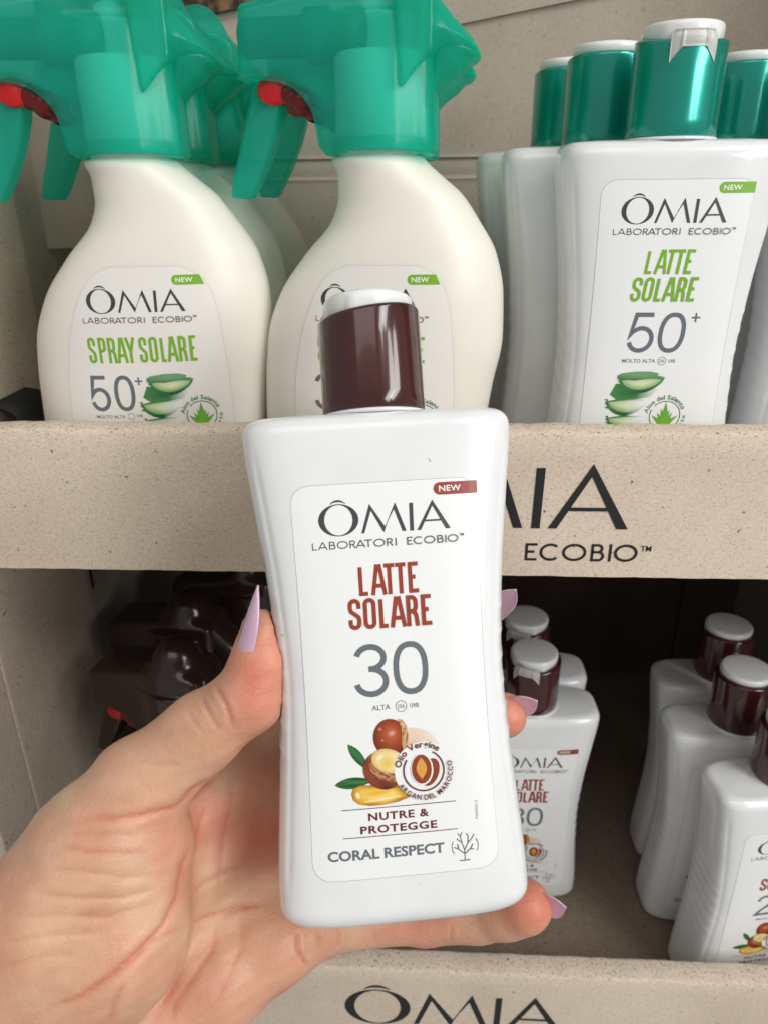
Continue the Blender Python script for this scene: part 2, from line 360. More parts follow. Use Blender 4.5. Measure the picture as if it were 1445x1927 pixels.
class Print:
    """2D art collected by material, later laid on a surface"""
    def __init__(s): s.v = []; s.f = []; s.k = []; s.c = []; s.n = 0
    def add(s, v, f, lay=None, col=(.5, .5, .5)):
        o = len(s.v); s.n += 1; l = s.n if lay is None else lay
        s.v += [tuple(p) for p in v]; s.f += [tuple(i + o for i in q) for q in f]; s.k += [l] * len(v)
        s.c += (list(col) if isinstance(col, list) else [col] * len(v))
    def line(s, pts, t, closed=False, widths=None):
        # subdivide long spans so that they follow curved surfaces
        P = [pts[0]]; W = [widths[0]] if widths else None
        for i in range(1, len(pts)):
            a, b = pts[i - 1], pts[i]; k = max(1, int(math.dist(a, b) / .35))
            for j in range(1, k + 1):
                P.append((a[0] + (b[0] - a[0]) * j / k, a[1] + (b[1] - a[1]) * j / k))
                if widths: W.append(widths[i - 1] + (widths[i] - widths[i - 1]) * j / k)
        s.add(*ribbon(P, t, closed, W))
    def stroke_text(s, spec, x0, z0, h, t, shear=0, thin=False):
        """spec: list of (char, x offset, width)"""
        for ch, xo, w_ in spec:
            for q in strokes(ch, w_ - t, h - t, t, thin=thin):
                cl = isinstance(q, tuple); q = q[1] if cl else q
                s.line([(x0 + xo + t / 2 + a + shear * (b + t / 2), z0 + t / 2 + b) for a, b in q], t, cl)
    def text(s, body, x0, x1, z0, h, weight=0.0, space=1.0, lay=None, rot=None, fit=True):
        v, f, (bx0, bx1, bh) = glyphs(body, weight, space)
        sx = (x1 - x0) / (bx1 - bx0); sz = h / bh
        v2 = [((p[0] - bx0) * sx + x0, p[1] * sz + z0) for p in v]
        if rot: cx, cz, a = rot; v2 = [(cx + (x - cx) * math.cos(a) - (z - cz) * math.sin(a), cz + (x - cx) * math.sin(a) + (z - cz) * math.cos(a)) for x, z in v2]
        s.add(v2, f, lay)
    def arctext(s, body, cx, cz, rad, h, a0, a1, weight=0.03, inward=False):
        """text on a circle; angles in degrees from a0 (first glyph) to a1; inward: tops towards the centre"""
        adv = []
        for ch in body:
            if ch == ' ': adv.append(.32)
            else: g = glyphs(ch, weight, 1); adv.append(g[2][1] - g[2][0] + .09)
        tot = sum(adv); pos = 0
        for ch, ad in zip(body, adv):
            a = R(a0 + (a1 - a0) * (pos + ad / 2) / tot); pos += ad
            if ch == ' ': continue
            v, f, (bx0, bx1, _) = glyphs(ch, weight, 1); sc = h / .73
            kx = abs(R(a1 - a0)) * rad / tot
            up = np.array([math.cos(a), math.sin(a)]) * (-1 if inward else 1); rt = np.array([up[1], -up[0]])
            c = np.array([cx, cz]) + np.array([math.cos(a), math.sin(a)]) * rad - up * h / 2
            s.add([tuple(c + rt * ((p[0] - (bx0 + bx1) / 2) * kx) + up * p[1] * sc) for p in v], f)
    def patch(s, outline, fn, n=7, centre=None):
        O = []
        for i in range(len(outline)):
            a, b = np.array(outline[i], float), np.array(outline[(i + 1) % len(outline)], float); k = max(1, int(np.linalg.norm(b - a) / .12))
            O += [a + (b - a) * j / k for j in range(k)]
        O = np.array(O); c = np.array(centre) if centre is not None else O.mean(0); m_ = len(O); v = [tuple(c)]; lo, hi = O.min(0), O.max(0)
        for i in range(1, n + 1):
            for p in O: v.append(tuple(c + (p - c) * i / n))
        f = [(0, 1 + j, 1 + (j + 1) % m_) for j in range(m_)]
        for i in range(n - 1):
            for j in range(m_):
                a = 1 + i * m_ + j; b = 1 + i * m_ + (j + 1) % m_; f.append((a, a + m_, b + m_, b))
        cols = []
        for k, p in enumerate(v):
            rr = 0 if k == 0 else (1 + (k - 1) // m_) / n
            u = (p[0] - lo[0]) / (hi[0] - lo[0]); t = (p[1] - lo[1]) / (hi[1] - lo[1]); cols.append(tuple(fn(u, t, rr)))
        s.add(v, f, None, cols)
    def ellipse(s, cx, cz, rx, rz, rot=0, fn=None, n=6, m=30):
        a = R(rot); O = []
        for i in range(m):
            t = 2 * math.pi * i / m; x, z = rx * math.cos(t), rz * math.sin(t); O.append((cx + x * math.cos(a) - z * math.sin(a), cz + x * math.sin(a) + z * math.cos(a)))
        s.patch(O, fn or (lambda u, v, r: (.5, .5, .5)), n, (cx, cz))
    def mesh(s, name, mt, surf, base, dx=0, dz=0):
        V = []
        for (x, z), l in zip(s.v, s.k):
            x += dx; z += dz; V.append((x, surf(x, z) - base - .0011 * l, z))
        return newmesh(name, V, s.f, mt, False, s.c)
GL = {}
def glyphs(body, weight, space):
    key = (body, weight, space)
    if key in GL: return GL[key]
    cu = bpy.data.curves.new('type', 'FONT'); cu.body = body; cu.size = 1; cu.offset = weight; cu.space_character = space; cu.resolution_u = 3
    o = bpy.data.objects.new('type', cu); COL.objects.link(o)
    dg = bpy.context.evaluated_depsgraph_get(); me = o.evaluated_get(dg).to_mesh()
    v = [(p.co.x, p.co.y) for p in me.vertices]; f = [tuple(p.vertices) for p in me.polygons]
    o.evaluated_get(dg).to_mesh_clear(); bpy.data.objects.remove(o); bpy.data.curves.remove(cu)
    xs = [p[0] for p in v]; ys = [p[1] for p in v]
    GL[key] = (v, f, (min(xs), max(xs), max(ys) if body.isupper() or len(body) > 1 else max(ys)))
    return GL[key]

# ---- shared lettering. The wordmark in a box 3.42 wide whose capitals are .74 tall; origin = left foot of the O, baseline
def wordmark(P, x, z, k=1.0):
    cx, cz = x + .47 * k, z + .39 * k; n = 44
    out = [(cx + .535 * k * math.cos(2 * math.pi * i / n), cz + .43 * k * math.sin(2 * math.pi * i / n)) for i in range(n)]
    inn = [(cx + .375 * k * math.cos(2 * math.pi * i / n), cz + .405 * k * math.sin(2 * math.pi * i / n)) for i in range(n)]
    P.add(out + inn, [(i, (i + 1) % n, n + (i + 1) % n, n + i) for i in range(n)])
    hat = arc(cx, cz + .14 * k, .34 * k, .37 * k, 52, 128, 12)
    P.line(hat, .03 * k, False, [(.012 + .045 * math.sin(math.pi * i / 12)) * k for i in range(13)])
    for a, b, t in (((1.10, 0), (1.345, .74), .075), ((1.345, .74), (1.70, .03), .095), ((1.70, .03), (1.985, .74), .075), ((1.985, .74), (2.225, 0), .10)):
        pass
    H = .74
    def quad(pts): 
        v = [(x + a * k, z + b * k) for a, b in pts]; P.add(v, [(0, 1, 2, 3)])
    # M
    quad([(1.06, 0), (1.14, 0), (1.345, .60), (1.31, .78)]); quad([(1.31, .78), (1.345, .60), (1.665, 0), (1.715, .09)][0:1] + [(1.40, .60), (1.715, .10), (1.665, 0)][0:1] + [(1.715, .13), (1.665, 0)])
    quad([(1.345, .60), (1.31, .78), (1.70, .15), (1.655, 0)]); quad([(1.655, 0), (1.70, .15), (1.955, .60), (1.995, .78)])
    quad([(1.955, .60), (1.995, .78), (2.26, 0), (2.155, 0)])
    # I (slightly flared)
    quad([(2.36, 0), (2.46, 0), (2.475, .74), (2.375, .74)])
    quad([(2.35, 0), (2.47, 0), (2.46, .015), (2.36, .015)])
    # A
    quad([(2.55, 0), (2.65, 0), (2.995, .64), (3.0, .79)]); quad([(3.0, .79), (2.995, .64), (3.33, 0), (3.46, 0)])
    quad([(2.76, .22), (2.74, .265), (3.215, .265), (3.24, .22)])
def subline(P, x, z, k=1.0, t=.026, only=None):
    """LABORATORI ECOBIO, 3.92 wide, .2 tall, plus the small mark"""
    L = [('L', .0, .14), ('A', .16, .25), ('B', .455, .17), ('O', .665, .29), ('R', 1.0, .17), ('A', 1.17, .25), ('T', 1.39, .22), ('O', 1.64, .30), ('R', 1.99, .17), ('I', 2.22, .02)]
    E_ = [('E', 2.53, .15), ('C', 2.71, .27), ('O', 2.99, .30), ('B', 3.345, .17), ('I', 3.565, .02), ('O', 3.63, .29)]
    spec = (L + E_) if only is None else (E_ if only == 'E' else L); hk = 1.0 if only is None else 1.18
    P.stroke_text([(c, o * k, w_ * k) for c, o, w_ in spec], x, z, .205 * k * hk, t * k, 0, True)
    if only != 'L': P.text('TM', x + 3.95 * k, x + 4.08 * k, z + .15 * k, .075 * k, .01)

def argan_picture():
    P = Print()
    def leaf(a, b, wd, c1, c2):
        a = np.array(a); b = np.array(b); d = b - a; nr = np.array([-d[1], d[0]]); nr /= np.linalg.norm(nr); O = []
        for i in range(13): t = i / 12; O.append(a + d * t + nr * wd * math.sin(math.pi * t**.8))
        for i in range(11, 0, -1): t = i / 12; O.append(a + d * t - nr * wd * math.sin(math.pi * t**.8))
        P.patch(O, lambda u, v, r: np.array(c1) + (np.array(c2) - np.array(c1)) * (.5 + .5 * math.sin(v * 9 + u * 5)))
        P.add(*ribbon([tuple(a + d * t / 8) for t in range(9)], .012), None, (.10, .25, .08))
    lerp = lambda a, b, t: tuple(np.array(a) + (np.array(b) - np.array(a)) * min(max(t, 0), 1))
    leaf((-1.35, 5.12), (-.80, 4.35), .13, (.008, .075, .018), (.03, .16, .04))
    leaf((-1.76, 4.05), (-.68, 4.12), .15, (.008, .075, .018), (.03, .17, .04))
    mix3 = lambda a, b, c, t: lerp(a, b, t * 2) if t < .5 else lerp(b, c, t * 2 - 1)
    O = [(-1.33, 3.80), (-1.28, 3.93), (-1.1, 4.0), (-.8, 3.99), (-.5, 3.95), (-.2, 3.95), (.1, 3.85), (.3, 3.70), (.2, 3.58), (-.1, 3.49), (-.5, 3.44), (-.85, 3.44), (-1.15, 3.50), (-1.30, 3.63)]
    P.patch(O, lambda u, v, r: mix3((.40, .17, .02), (.72, .40, .035), (.88, .62, .16), min(1, max(0, (1 - r) * 1.9 + .18 * math.sin(u * 14)))), 10)
    P.ellipse(-.62, 3.78, .36, .085, 4, lambda u, v, r: lerp((.80, .42, .02), (.84, .53, .09), r))
    P.ellipse(-.50, 3.60, .52, .05, 5, lambda u, v, r: lerp((.90, .80, .50), (.85, .60, .18), r))
    P.ellipse(-1.16, 3.74, .07, .10, 20, lambda u, v, r: lerp((.92, .85, .62), (.84, .56, .12), r))
    # pale kernel at the back right
    P.ellipse(.50, 4.98, .62, .42, -22, lambda u, v, r: lerp(lerp((.70, .42, .27), (.80, .62, .50), v), (.84, .78, .72), (u - .45) * 1.6), 9)
    # upper nut
    P.ellipse(-.20, 5.20, .46, .52, 14, lambda u, v, r: mix3((.52, .13, .045), (.30, .045, .010), (.07, .010, .006), min(1, max(0, math.hypot(u - .52, v - .60) * 1.55))), 12, 40)
    P.ellipse(-.17, 5.33, .13, .10, 20, lambda u, v, r: lerp((.74, .42, .30), (.47, .11, .035), r ** .8))
    P.ellipse(-.47, 5.46, .06, .055, 0, lambda u, v, r: lerp((.62, .30, .22), (.30, .07, .03), r)); P.ellipse(-.42, 5.16, .035, .035, 0, lambda u, v, r: lerp((.80, .55, .45), (.24, .04, .015), r))
    P.patch([(.02, 5.70), (.14, 5.66), (.24, 5.50), (.27, 5.25), (.24, 4.95), (.12, 4.86), (.08, 5.05), (.10, 5.28), (.09, 5.50)], lambda u, v, r: mix3((.26, .09, .03), (.52, .29, .12), (.72, .50, .27), .5 + .5 * math.sin(v * 33 + math.sin(u * 11 + v * 20) * 2)), 8)
    # open nut
    P.ellipse(-.44, 4.36, .56, .50, -30, lambda u, v, r: mix3((.50, .17, .07), (.25, .05, .02), (.08, .014, .008), min(1, max(0, .35 + r * .5 - v * .35 + .15 * math.sin(u * 13 + v * 9)))), 12, 40)
    P.patch([(-.86, 4.62), (-.70, 4.66), (-.52, 4.40), (-.25, 4.24), (.1, 4.18), (.1, 4.02), (-.2, 4.02), (-.55, 4.14), (-.78, 4.36)], lambda u, v, r: mix3((.16, .04, .015), (.40, .15, .06), (.62, .33, .17), .5 + .5 * math.sin(u * 24 + math.sin(v * 19) * 2.4)), 9)
    P.ellipse(-.30, 4.60, .46, .32, -20, lambda u, v, r: lerp(mix3((.80, .58, .15), (.84, .68, .30), (.66, .42, .14), r ** 1.5), (.85, .80, .66), (u - .5) * 1.3), 10, 40)
    P.ellipse(-.34, 4.54, .17, .15, 0, lambda u, v, r: lerp((.76, .52, .10), (.81, .61, .19), r))
    P.ellipse(-.52, 4.72, .13, .07, 25, lambda u, v, r: lerp((.90, .86, .72), (.83, .66, .30), r))
    # fades towards the seal: white disc with soft rim
    P.ellipse(.63, 4.28, .86, .80, 0, lambda u, v, r: (.84, .85, .85), 6) if False else None
    P.ellipse(.63, 4.28, .79, .77, 0, lambda u, v, r: (.835, .845, .845), 6)
    P.ellipse(.86, 4.66, .5, .16, -30, lambda u, v, r: (.835, .845, .845), 3)
    return P
def argan_seal():
    P = Print(); cx, cz = .63, 4.28
    return P, cx, cz
def make_label_art(kind):
    """returns list of (part name, Print, material)"""
    out = []
    def new(n_, mt): p = Print(); out.append((n_, p, mt)); return p
    g = kind.startswith('aloe'); c_name = inkv if g else inkr; spray = 'spray' in kind
    p = new('brand_lettering', inkd); wordmark(p, -1.70, 10.71)
    p = new('brand_subtitle', inkd); subline(p, -1.97, 10.335)
    # tag
    p = new('new_tag', inkv if g else inkr)
    r_ = .17; O = arc(1.52, 11.79, r_, r_, 90, 270, 8) + [(2.56 if not spray else 2.50, 11.62), (2.56 if not spray else 2.34, 11.96)]
    p.patch(O, lambda u, v, r: (.5, .5, .5), 3)
    p = new('tag_lettering', inkw); p.n = 4; p.text('NEW', 1.50, 2.10, 11.715, .155, .02, 1.05)
    if spray:
        p = new('product_name', c_name); t = .118; h_ = .93; z_ = 8.92 - .02
        sp = [('S', 0, .33), ('P', .45, .33), ('R', .84, .36), ('A', 1.22, .42), ('Y', 1.60, .40), ('S', 2.16, .33), ('O', 2.58, .35), ('L', 3.05, .27), ('A', 3.33, .42), ('R', 3.80, .36), ('E', 4.26, .28)]
        k_ = 3.92 / 4.54; p.stroke_text([(c, o * k_, w_ * k_) for c, o, w_ in sp], -1.93, z_, h_, t * k_)
        yo = 7.08
        p = new('factor_number', inkg)
        if '50' in kind:
            p.stroke_text([('5', 0, .76), ('0', .92, .76)], -2.12, yo, 1.36, .145); p.stroke_text([('+', 0, .34)], -.42, yo + .95, .36, .06)
            p = new('small_print', inkg); p.text('MOLTO ALTA', -2.0, -.92, yo - .27, .12, .01)
        else:
            p.stroke_text([('3', 0, .76), ('0', .92, .76)], -2.12, yo, 1.36, .155); p.stroke_text([], 0, 0, 1, .1)
            p = new('small_print', inkg); p.text('ALTA', -1.85, -1.35, yo - .27, .12, .01)
        p.add(*ribbon(arc(-.70, yo - .21, .12, .12, 0, 360, 20), .018)); p.text('UVB', -.50, -.28, yo - .25, .10, .01)
        ax, az = 1.30, 2.80
    else:
        p = new('product_name', c_name)
        if g:
            sh = .10; p.stroke_text([('L', 0, .30), ('A', .34, .39), ('T', .69, .28), ('T', .99, .28), ('E', 1.33, .27)], -.78, 9.05, .81, .105, sh)
            p.stroke_text([('S', 0, .34), ('O', .40, .34), ('L', .82, .28), ('A', 1.12, .40), ('R', 1.55, .34), ('E', 1.95, .27)], -1.16, 8.13, .82, .105, sh)
        else:
            p.stroke_text([('L', 0, .30), ('A', .34, .39), ('T', .69, .28), ('T', .99, .28), ('E', 1.33, .27)], -.80, 9.04, .83, .11)
            p.stroke_text([('S', 0, .34), ('O', .40, .34), ('L', .82, .28), ('A', 1.12, .40), ('R', 1.55, .34), ('E', 1.95, .27)], -1.12, 8.15, .83, .11)
        p = new('factor_number', inkg)
        if '50' in kind:
            p.stroke_text([('5', 0, .94), ('0', 1.06, .94)], -1.10, 6.33, 1.42, .155, .06); p.stroke_text([('+', 0, .36)], 1.06, 7.38, .38, .06)
            p = new('small_print', inkg); p.text('MOLTO ALTA', -1.16, .02, 5.97, .135, .01); ux = .26
        elif '20' in kind:
            p.stroke_text([('2', 0, .90), ('0', 1.06, .94)], -1.06, 6.33, 1.42, .155)
            p = new('small_print', inkg); p.text('MEDIA', -.85, -.2, 5.97, .135, .01); ux = .05
        else:
            p.stroke_text([('3', 0, .94), ('0', 1.06, .94)], -1.08, 6.33, 1.42, .155)
            p = new('small_print', inkg); p.text('ALTA', -.65, -.16, 5.97, .135, .01); ux = .13
        p.line(arc(ux, 6.03, .145, .145, 0, 360, 24), .018); p.text('UVA', ux - .09, ux + .09, 5.965, .125, .0); p.text('UVB', ux + .24, ux + .47, 5.975, .115, .01)
        ax, az = 0, 0
    if g:
        p = new('fruit_picture', artm); lerp = lambda a, b, t: tuple(np.array(a) + (np.array(b) - np.array(a)) * min(max(t, 0), 1))
        dg, mg, lg, pale = (.012, .10, .03), (.07, .27, .07), (.42, .58, .17), (.74, .78, .58)
        def slice_(x0, z0, wd, ht, fade=True, tip=1.0):
            # crescent: flat upper rim, round belly; darker rind round a pale cut face
            n = 18; up_ = lambda t: .10 * ht * math.sin(math.pi * t) + (.10 * ht * t * tip); dn = lambda t: -ht * .80 * math.sin(math.pi * t) ** .62 * (1 - .18 * t) + .10 * ht * t * tip
            O = [(x0 + wd * i / n, z0 + up_(i / n)) for i in range(n + 1)] + [(x0 + wd * i / n, z0 + dn(i / n)) for i in range(n - 1, 0, -1)]
            bgc = (.835, .845, .845)
            p.patch(O, lambda u, v, r: lerp(lerp(dg, mg, v * .8 + .25 * math.sin(u * 7 + v * 3)), bgc, (u - .50) * 2.3 if fade else 0), 8, (x0 + wd * .45, z0 - ht * .3))
            c = (x0 + wd * .50, z0 - ht * .24); O2 = [(c[0] + (a - c[0]) * .86, c[1] + (b - c[1]) * .70 + ht * .03) for a, b in O]
            p.patch(O2, lambda u, v, r: lerp(lerp(lerp(mg, lg, 1.15 - r), pale, (1 - r) * 1.2 * v + .35 * v), bgc, (u - .40) * 1.9 if fade else (u - 1.2)), 8, c)
            for i in range(3):
                q = (x0 + .03 + .02 * i, z0 + .04 - .11 * i * ht / .6)
                p.patch([(q[0] + .05, q[1] - .03), (q[0] - .085, q[1] + .035), (q[0] + .07, q[1] + .05)], lambda u, v, r: lerp(dg, mg, .5), 2)
        zz = 4.9
        slice_(-1.52 + ax, zz - 1.02 + az, 1.45, .66); slice_(-1.60 + ax, zz - .38 + az, 1.60, .80)
        p.patch([(-1.28 + ax, zz + .30 + az), (-1.36 + ax, zz + .10 + az), (-1.46 + ax, zz - .12 + az), (-1.2 + ax, zz - .30 + az), (-.6 + ax, zz - .30 + az), (0 + ax, zz - .2 + az), (.30 + ax, zz + .1 + az), (-.2 + ax, zz + .2 + az)], lambda u, v, r: lerp(lerp(dg, mg, r * .8), (.83, .845, .84), (u - .55) * 2.2), 6)
        slice_(-1.20 + ax, zz + .44 + az, 1.66, .74, False)
        p.patch([(-1.24 + ax, zz + .46 + az), (-1.26 + ax, zz + .60 + az), (-1.1 + ax, zz + .68 + az), (-.6 + ax, zz + .75 + az), (-.1 + ax, zz + .75 + az), (.22 + ax, zz + .68 + az), (.18 + ax, zz + .60 + az), (.46 + ax, zz + .55 + az), (.0 + ax, zz + .50 + az), (-.6 + ax, zz + .42 + az)], lambda u, v, r: lerp(lerp(dg, (.13, .34, .14), v), (.26, .47, .25), .5 * math.sin(v * 3) * (1 - abs(u - .5))), 7)
        p = new('plant_seal', inkf); cx, cz = .62 + ax, 3.98 + az
        if not spray: cx += .02
        p.line(arc(cx, cz, .555, .555, 150 - 12, -205, 40), .035); 
        p.arctext('Aloe del Salento', cx, cz, .72, .17, 172, 22, .012)
        p.arctext('X2 101', cx, cz, .72, .11, 4, -40, .01)
        p = new('plant_emblem', artm); p.n = 3
        for a_, l_, w_ in ((62, .46, .09), (120, .46, .10), (40, .50, .09), (140, .50, .09), (90, .72, .14), (75, .5, .07), (104, .55, .07)):
            b_ = np.array([cx, cz - .38]); d_ = np.array([math.cos(R(a_)), math.sin(R(a_))]); nn = np.array([-d_[1], d_[0]])
            p.patch([b_ + nn * w_ * .8, b_ + d_ * l_ * .5 + nn * w_, b_ + d_ * l_ * 1.25, b_ + d_ * l_ * .5 - nn * w_, b_ - nn * w_ * .8], lambda u, v, r: lerp((.20, .50, .02), (.10, .36, .06), v), 3)
    else:
        out.append(('fruit_picture', argan_picture(), artm)); cx, cz = .63, 4.28
        p = new('seal_ring', inkm); p.n = 40
        p.line(arc(cx, cz, .54, .54, 62, -35, 20), .04); p.line(arc(cx, cz, .54, .54, -35, -215, 40), .04)
        p.arctext('Olio Vergine', cx, cz, .71, .17, 170, 50, .02)
        p.arctext('ARGAN DEL MAROCCO', cx, cz, .71, .14, 206, 378, .02, True)
        p = new('seal_kernel', artm); p.n = 40; ru = (.27, .045, .012)
        p.ellipse(.80, 4.22, .23, .38, -22, lambda u, v, r: ru); p.ellipse(.58, 4.31, .30, .42, 0, lambda u, v, r: (.84, .85, .85)); p.ellipse(.57, 4.32, .27, .39, 0, lambda u, v, r: ru)
        p.patch([(.57 + .14 * math.sin(math.pi * i / 10), 4.05 + .58 * i / 10) for i in range(11)] + [(.57 - .14 * math.sin(math.pi * i / 10), 4.05 + .58 * i / 10) for i in range(9, 0, -1)], lambda u, v, r: (.66, .34, .07), 3)
        p = new('tagline', inkm); p.line([(-1.62, 3.37), (1.44, 3.37)], .022); p.line([(-1.62, 2.62), (1.44, 2.62)], .022)
        p.text('NUTRE &', -.92, .70, 3.045, .20, .028, 1.12); p.text('PROTEGGE', -1.15, .90, 2.71, .20, .028, 1.12)
        p = new('coral_lettering', inkg); p.text('CORAL RESPECT', -2.06, 1.06, 2.03, .265, .03)
        p = new('coral_emblem', inkg)
        ex, ez = 1.60, 2.13
        for q in ([(0, -.36), (0, -.1), (-.06, .1), (-.10, .28)], [(-.06, .1), (-.20, .22)], [(-.10, .28), (-.16, .36)], [(-.10, .28), (-.04, .38)], [(0, -.1), (.10, .08), (.12, .28)], [(.10, .08), (.22, .20), (.28, .30)], [(.12, .28), (.06, .34)], [(0, -.2), (-.16, -.06), (-.18, .08)], [(-.16, -.06), (-.28, 0)], [(0, -.2), (.16, -.08), (.24, .04)], [(.16, -.08), (.26, -.10)], [(-.14, -.37), (.14, -.37)]):
            p.line([(ex + a, ez + b) for a, b in q], .028)
        p = new('emblem_brackets', inkm); p.line(arc(ex + .02, ez, .36, .32, 150, 215, 10), .02); p.line(arc(ex + .02, ez, .36, .32, 35, -30, 10), .02)
        p = new('batch_code', inkg); p.text('P4450312', 1.75, 2.25, 3.05, .075, 0, 1, None, (2.0, 3.08, R(90)))
    return out

# ------------------------------------------------------------------ lotion bottle
LH = 14.0; LT = 3.4; LN = 4.2
lw = interp([(0, 3.52), (1.2, 3.50), (3, 3.38), (5, 3.23), (6.8, 3.16), (9.2, 3.30), (11.5, 3.56), (13.2, 3.76), (14, 3.80)])
def lfront(x, z):
    return -LT / 2 * max(1 - min(abs(x) / lw(z), .999) ** LN, 1e-4) ** (1 / LN)
def lotion_body():
    rows = []; n = 152; zs = []; rb, rt = .62, .48
    for i in range(9): a = i / 8 * math.pi / 2; zs.append((rb - rb * math.cos(a), rb - rb * math.sin(a)))       # z, inset
    k = 92
    for i in range(1, k): zs.append((rb + (LH - rt - rb) * i / k, 0))
    for i in range(9): a = i / 8 * math.pi / 2; zs.append((LH - rt + rt * math.sin(a), rt - rt * math.cos(a)))
    zs.append((LH + .035, .95)); zs.append((LH + .06, 1.15))
    zs = [(0.10, 1.25)] + [(0.0, .95)] + zs
    for z, ins in zs:
        W = lw(min(max(z, 0), LH)) - ins; T = LT / 2 - ins; row = []
        for j in range(n):
            a = 2 * math.pi * j / n; c, s = math.cos(a), math.sin(a)
            x = W * math.copysign(abs(c) ** (2 / LN), c); y = T * math.copysign(abs(s) ** (2 / LN), s)
            if 3.6 < z < 9.6 and abs(x) > W * .82:
                env = min(1, (z - 3.6) / 1.4, (9.6 - z) / 1.4) * min(1, (abs(x) / W - .82) / .12)
                x += math.copysign(.03 * env * max(0, math.sin(2 * math.pi * (z / .72 - abs(y) * .42 * math.copysign(1, y)))) ** 3, x)
            if 1.0 < z < 13.2: y -= math.copysign(.035 * math.exp(-((abs(x) - (W - .36)) / .075) ** 2) * min(1, (z - 1.0) / .8, (13.2 - z) / .8), y)
            row.append((x, y, z))
        rows.append(row)
    v, f = rings(rows); return newmesh('body', v, f, white)
def lotion_label(dz=0):
    rows = []; z0, z1, r_ = 1.50, 12.05, .50; zz = []
    for i in range(7): a = i / 6 * math.pi / 2; zz.append((z0 + r_ - r_ * math.cos(a), r_ - r_ * math.sin(a)))
    for i in range(1, 24): zz.append((z0 + r_ + (z1 - z0 - 2 * r_) * i / 24, 0))
    for i in range(7): a = i / 6 * math.pi / 2; zz.append((z1 - r_ + r_ * math.sin(a), r_ - r_ * math.cos(a)))
    n = 30
    for z, ins in zz:
        hw = 2.52 - .09 * math.sin(math.pi * (z - z0) / (z1 - z0)) - ins
        rows.append([(.03 - hw + 2 * hw * i / n, 0, z) for i in range(n + 1)])
    base = .010; F_ = []; V = []
    for row in rows:
        for x, _, z in row: V.append((x, lfront(x, z + dz) - base, z + dz))
    nn = n + 1
    for i in range(len(rows) - 1):
        for j in range(n): F_.append((i * nn + j, i * nn + j + 1, (i + 1) * nn + j + 1, (i + 1) * nn + j))
    # skirt down to the bottle so the label has a cut edge
    per = [j for j in range(nn)] + [i * nn + n for i in range(1, len(rows))] + [(len(rows) - 1) * nn + j for j in range(n - 1, -1, -1)] + [i * nn for i in range(len(rows) - 2, 0, -1)]
    o = len(V)
    m_ = len(per)
    for p in per: V.append(V[p])
    for p in per: V.append((V[p][0], V[p][1] + .03, V[p][2]))
    for a in range(m_): b = (a + 1) % m_; F_.append((o + a, o + m_ + a, o + m_ + b, o + b))
    # the outline is returned for the grey strip that paints the edge shadow
    return newmesh('label', V, F_, labelm), [V[p] for p in per]
def edge_shade_mesh(per, mt):  # flat strip just outside a label, painting the thin shadow along its rim
    c = np.array(per).mean(0); V = []; n = len(per)
    for p in per:
        p = np.array(p); d = p - c; d[1] = 0; d /= np.linalg.norm(d); V += [tuple(p + np.array([0, .006, 0]) + d * .002), tuple(p + np.array([0, .006, 0]) + d * .018)]
    return newmesh('label_edge_shade', V, [(2 * i, 2 * i + 1, 2 * ((i + 1) % n) + 1, 2 * ((i + 1) % n)) for i in range(n)], mt)
edgem = mat('edge_shade_grey', (.50, .45, .44), .6)
CR = 1.48
def hs(a, a0=-90):        # skirt height; a0 = direction of the opening dip (degrees)
    d = (math.degrees(a) - a0 + 180) % 360 - 180
    return 2.98 - .25 * (.5 + .5 * math.cos(R(min(abs(d) * 1.3, 180))))
def cap_mesh(mt):
    n = 72; rows = []
    prof = [(1.46, 0.03), (CR, .06), (CR, .5), (CR, 1.2), (CR, 2.0)]
    A = [2 * math.pi * i / n for i in range(n)]
    for r_, z in prof: rows.append([(r_ * math.cos(a), r_ * math.sin(a), z) for a in A])
    for i in range(6):
        b = i / 5 * math.pi / 2
        rows.append([((CR - .13 + .13 * math.cos(b)) * math.cos(a), (CR - .13 + .13 * math.cos(b)) * math.sin(a), hs(a) - .13 + .13 * math.sin(b)) for a in A])
    rows.append([(1.0 * math.cos(a), 1.0 * math.sin(a), hs(a) - .05) for a in A])
    v, f = rings(rows); return newmesh('cap', v, f, mt)
def lid_mesh():
    n = 72; rows = []; A = [2 * math.pi * i / n for i in range(n)]
    def rr(a, r_):
        d = abs((math.degrees(a) + 90 + 180) % 360 - 180)
        return r_ - (.07 if d < 30 else (.07 * (34 - d) / 4 if d < 34 else 0)) + (.05 if d < 50 else 0)
    rows.append([(rr(a, 1.22) * math.cos(a), rr(a, 1.22) * math.sin(a), hs(a) - .03) for a in A])
    rows.append([(rr(a, 1.28) * math.cos(a), rr(a, 1.28) * math.sin(a), hs(a) + .04) for a in A])
    for i in range(6):
        b = i / 5 * math.pi / 2
        rows.append([((1.29 - .14 + .14 * math.cos(b)) * math.cos(a), (1.29 - .14 + .14 * math.cos(b)) * math.sin(a), 3.17 + .15 * math.sin(b)) for a in A])
    rows.append([(.9 * math.cos(a), .9 * math.sin(a), 3.342) for a in A]); rows.append([(.3 * math.cos(a), .3 * math.sin(a), 3.36) for a in A])
    v, f = rings(rows); return newmesh('lid', v, f, lidw)
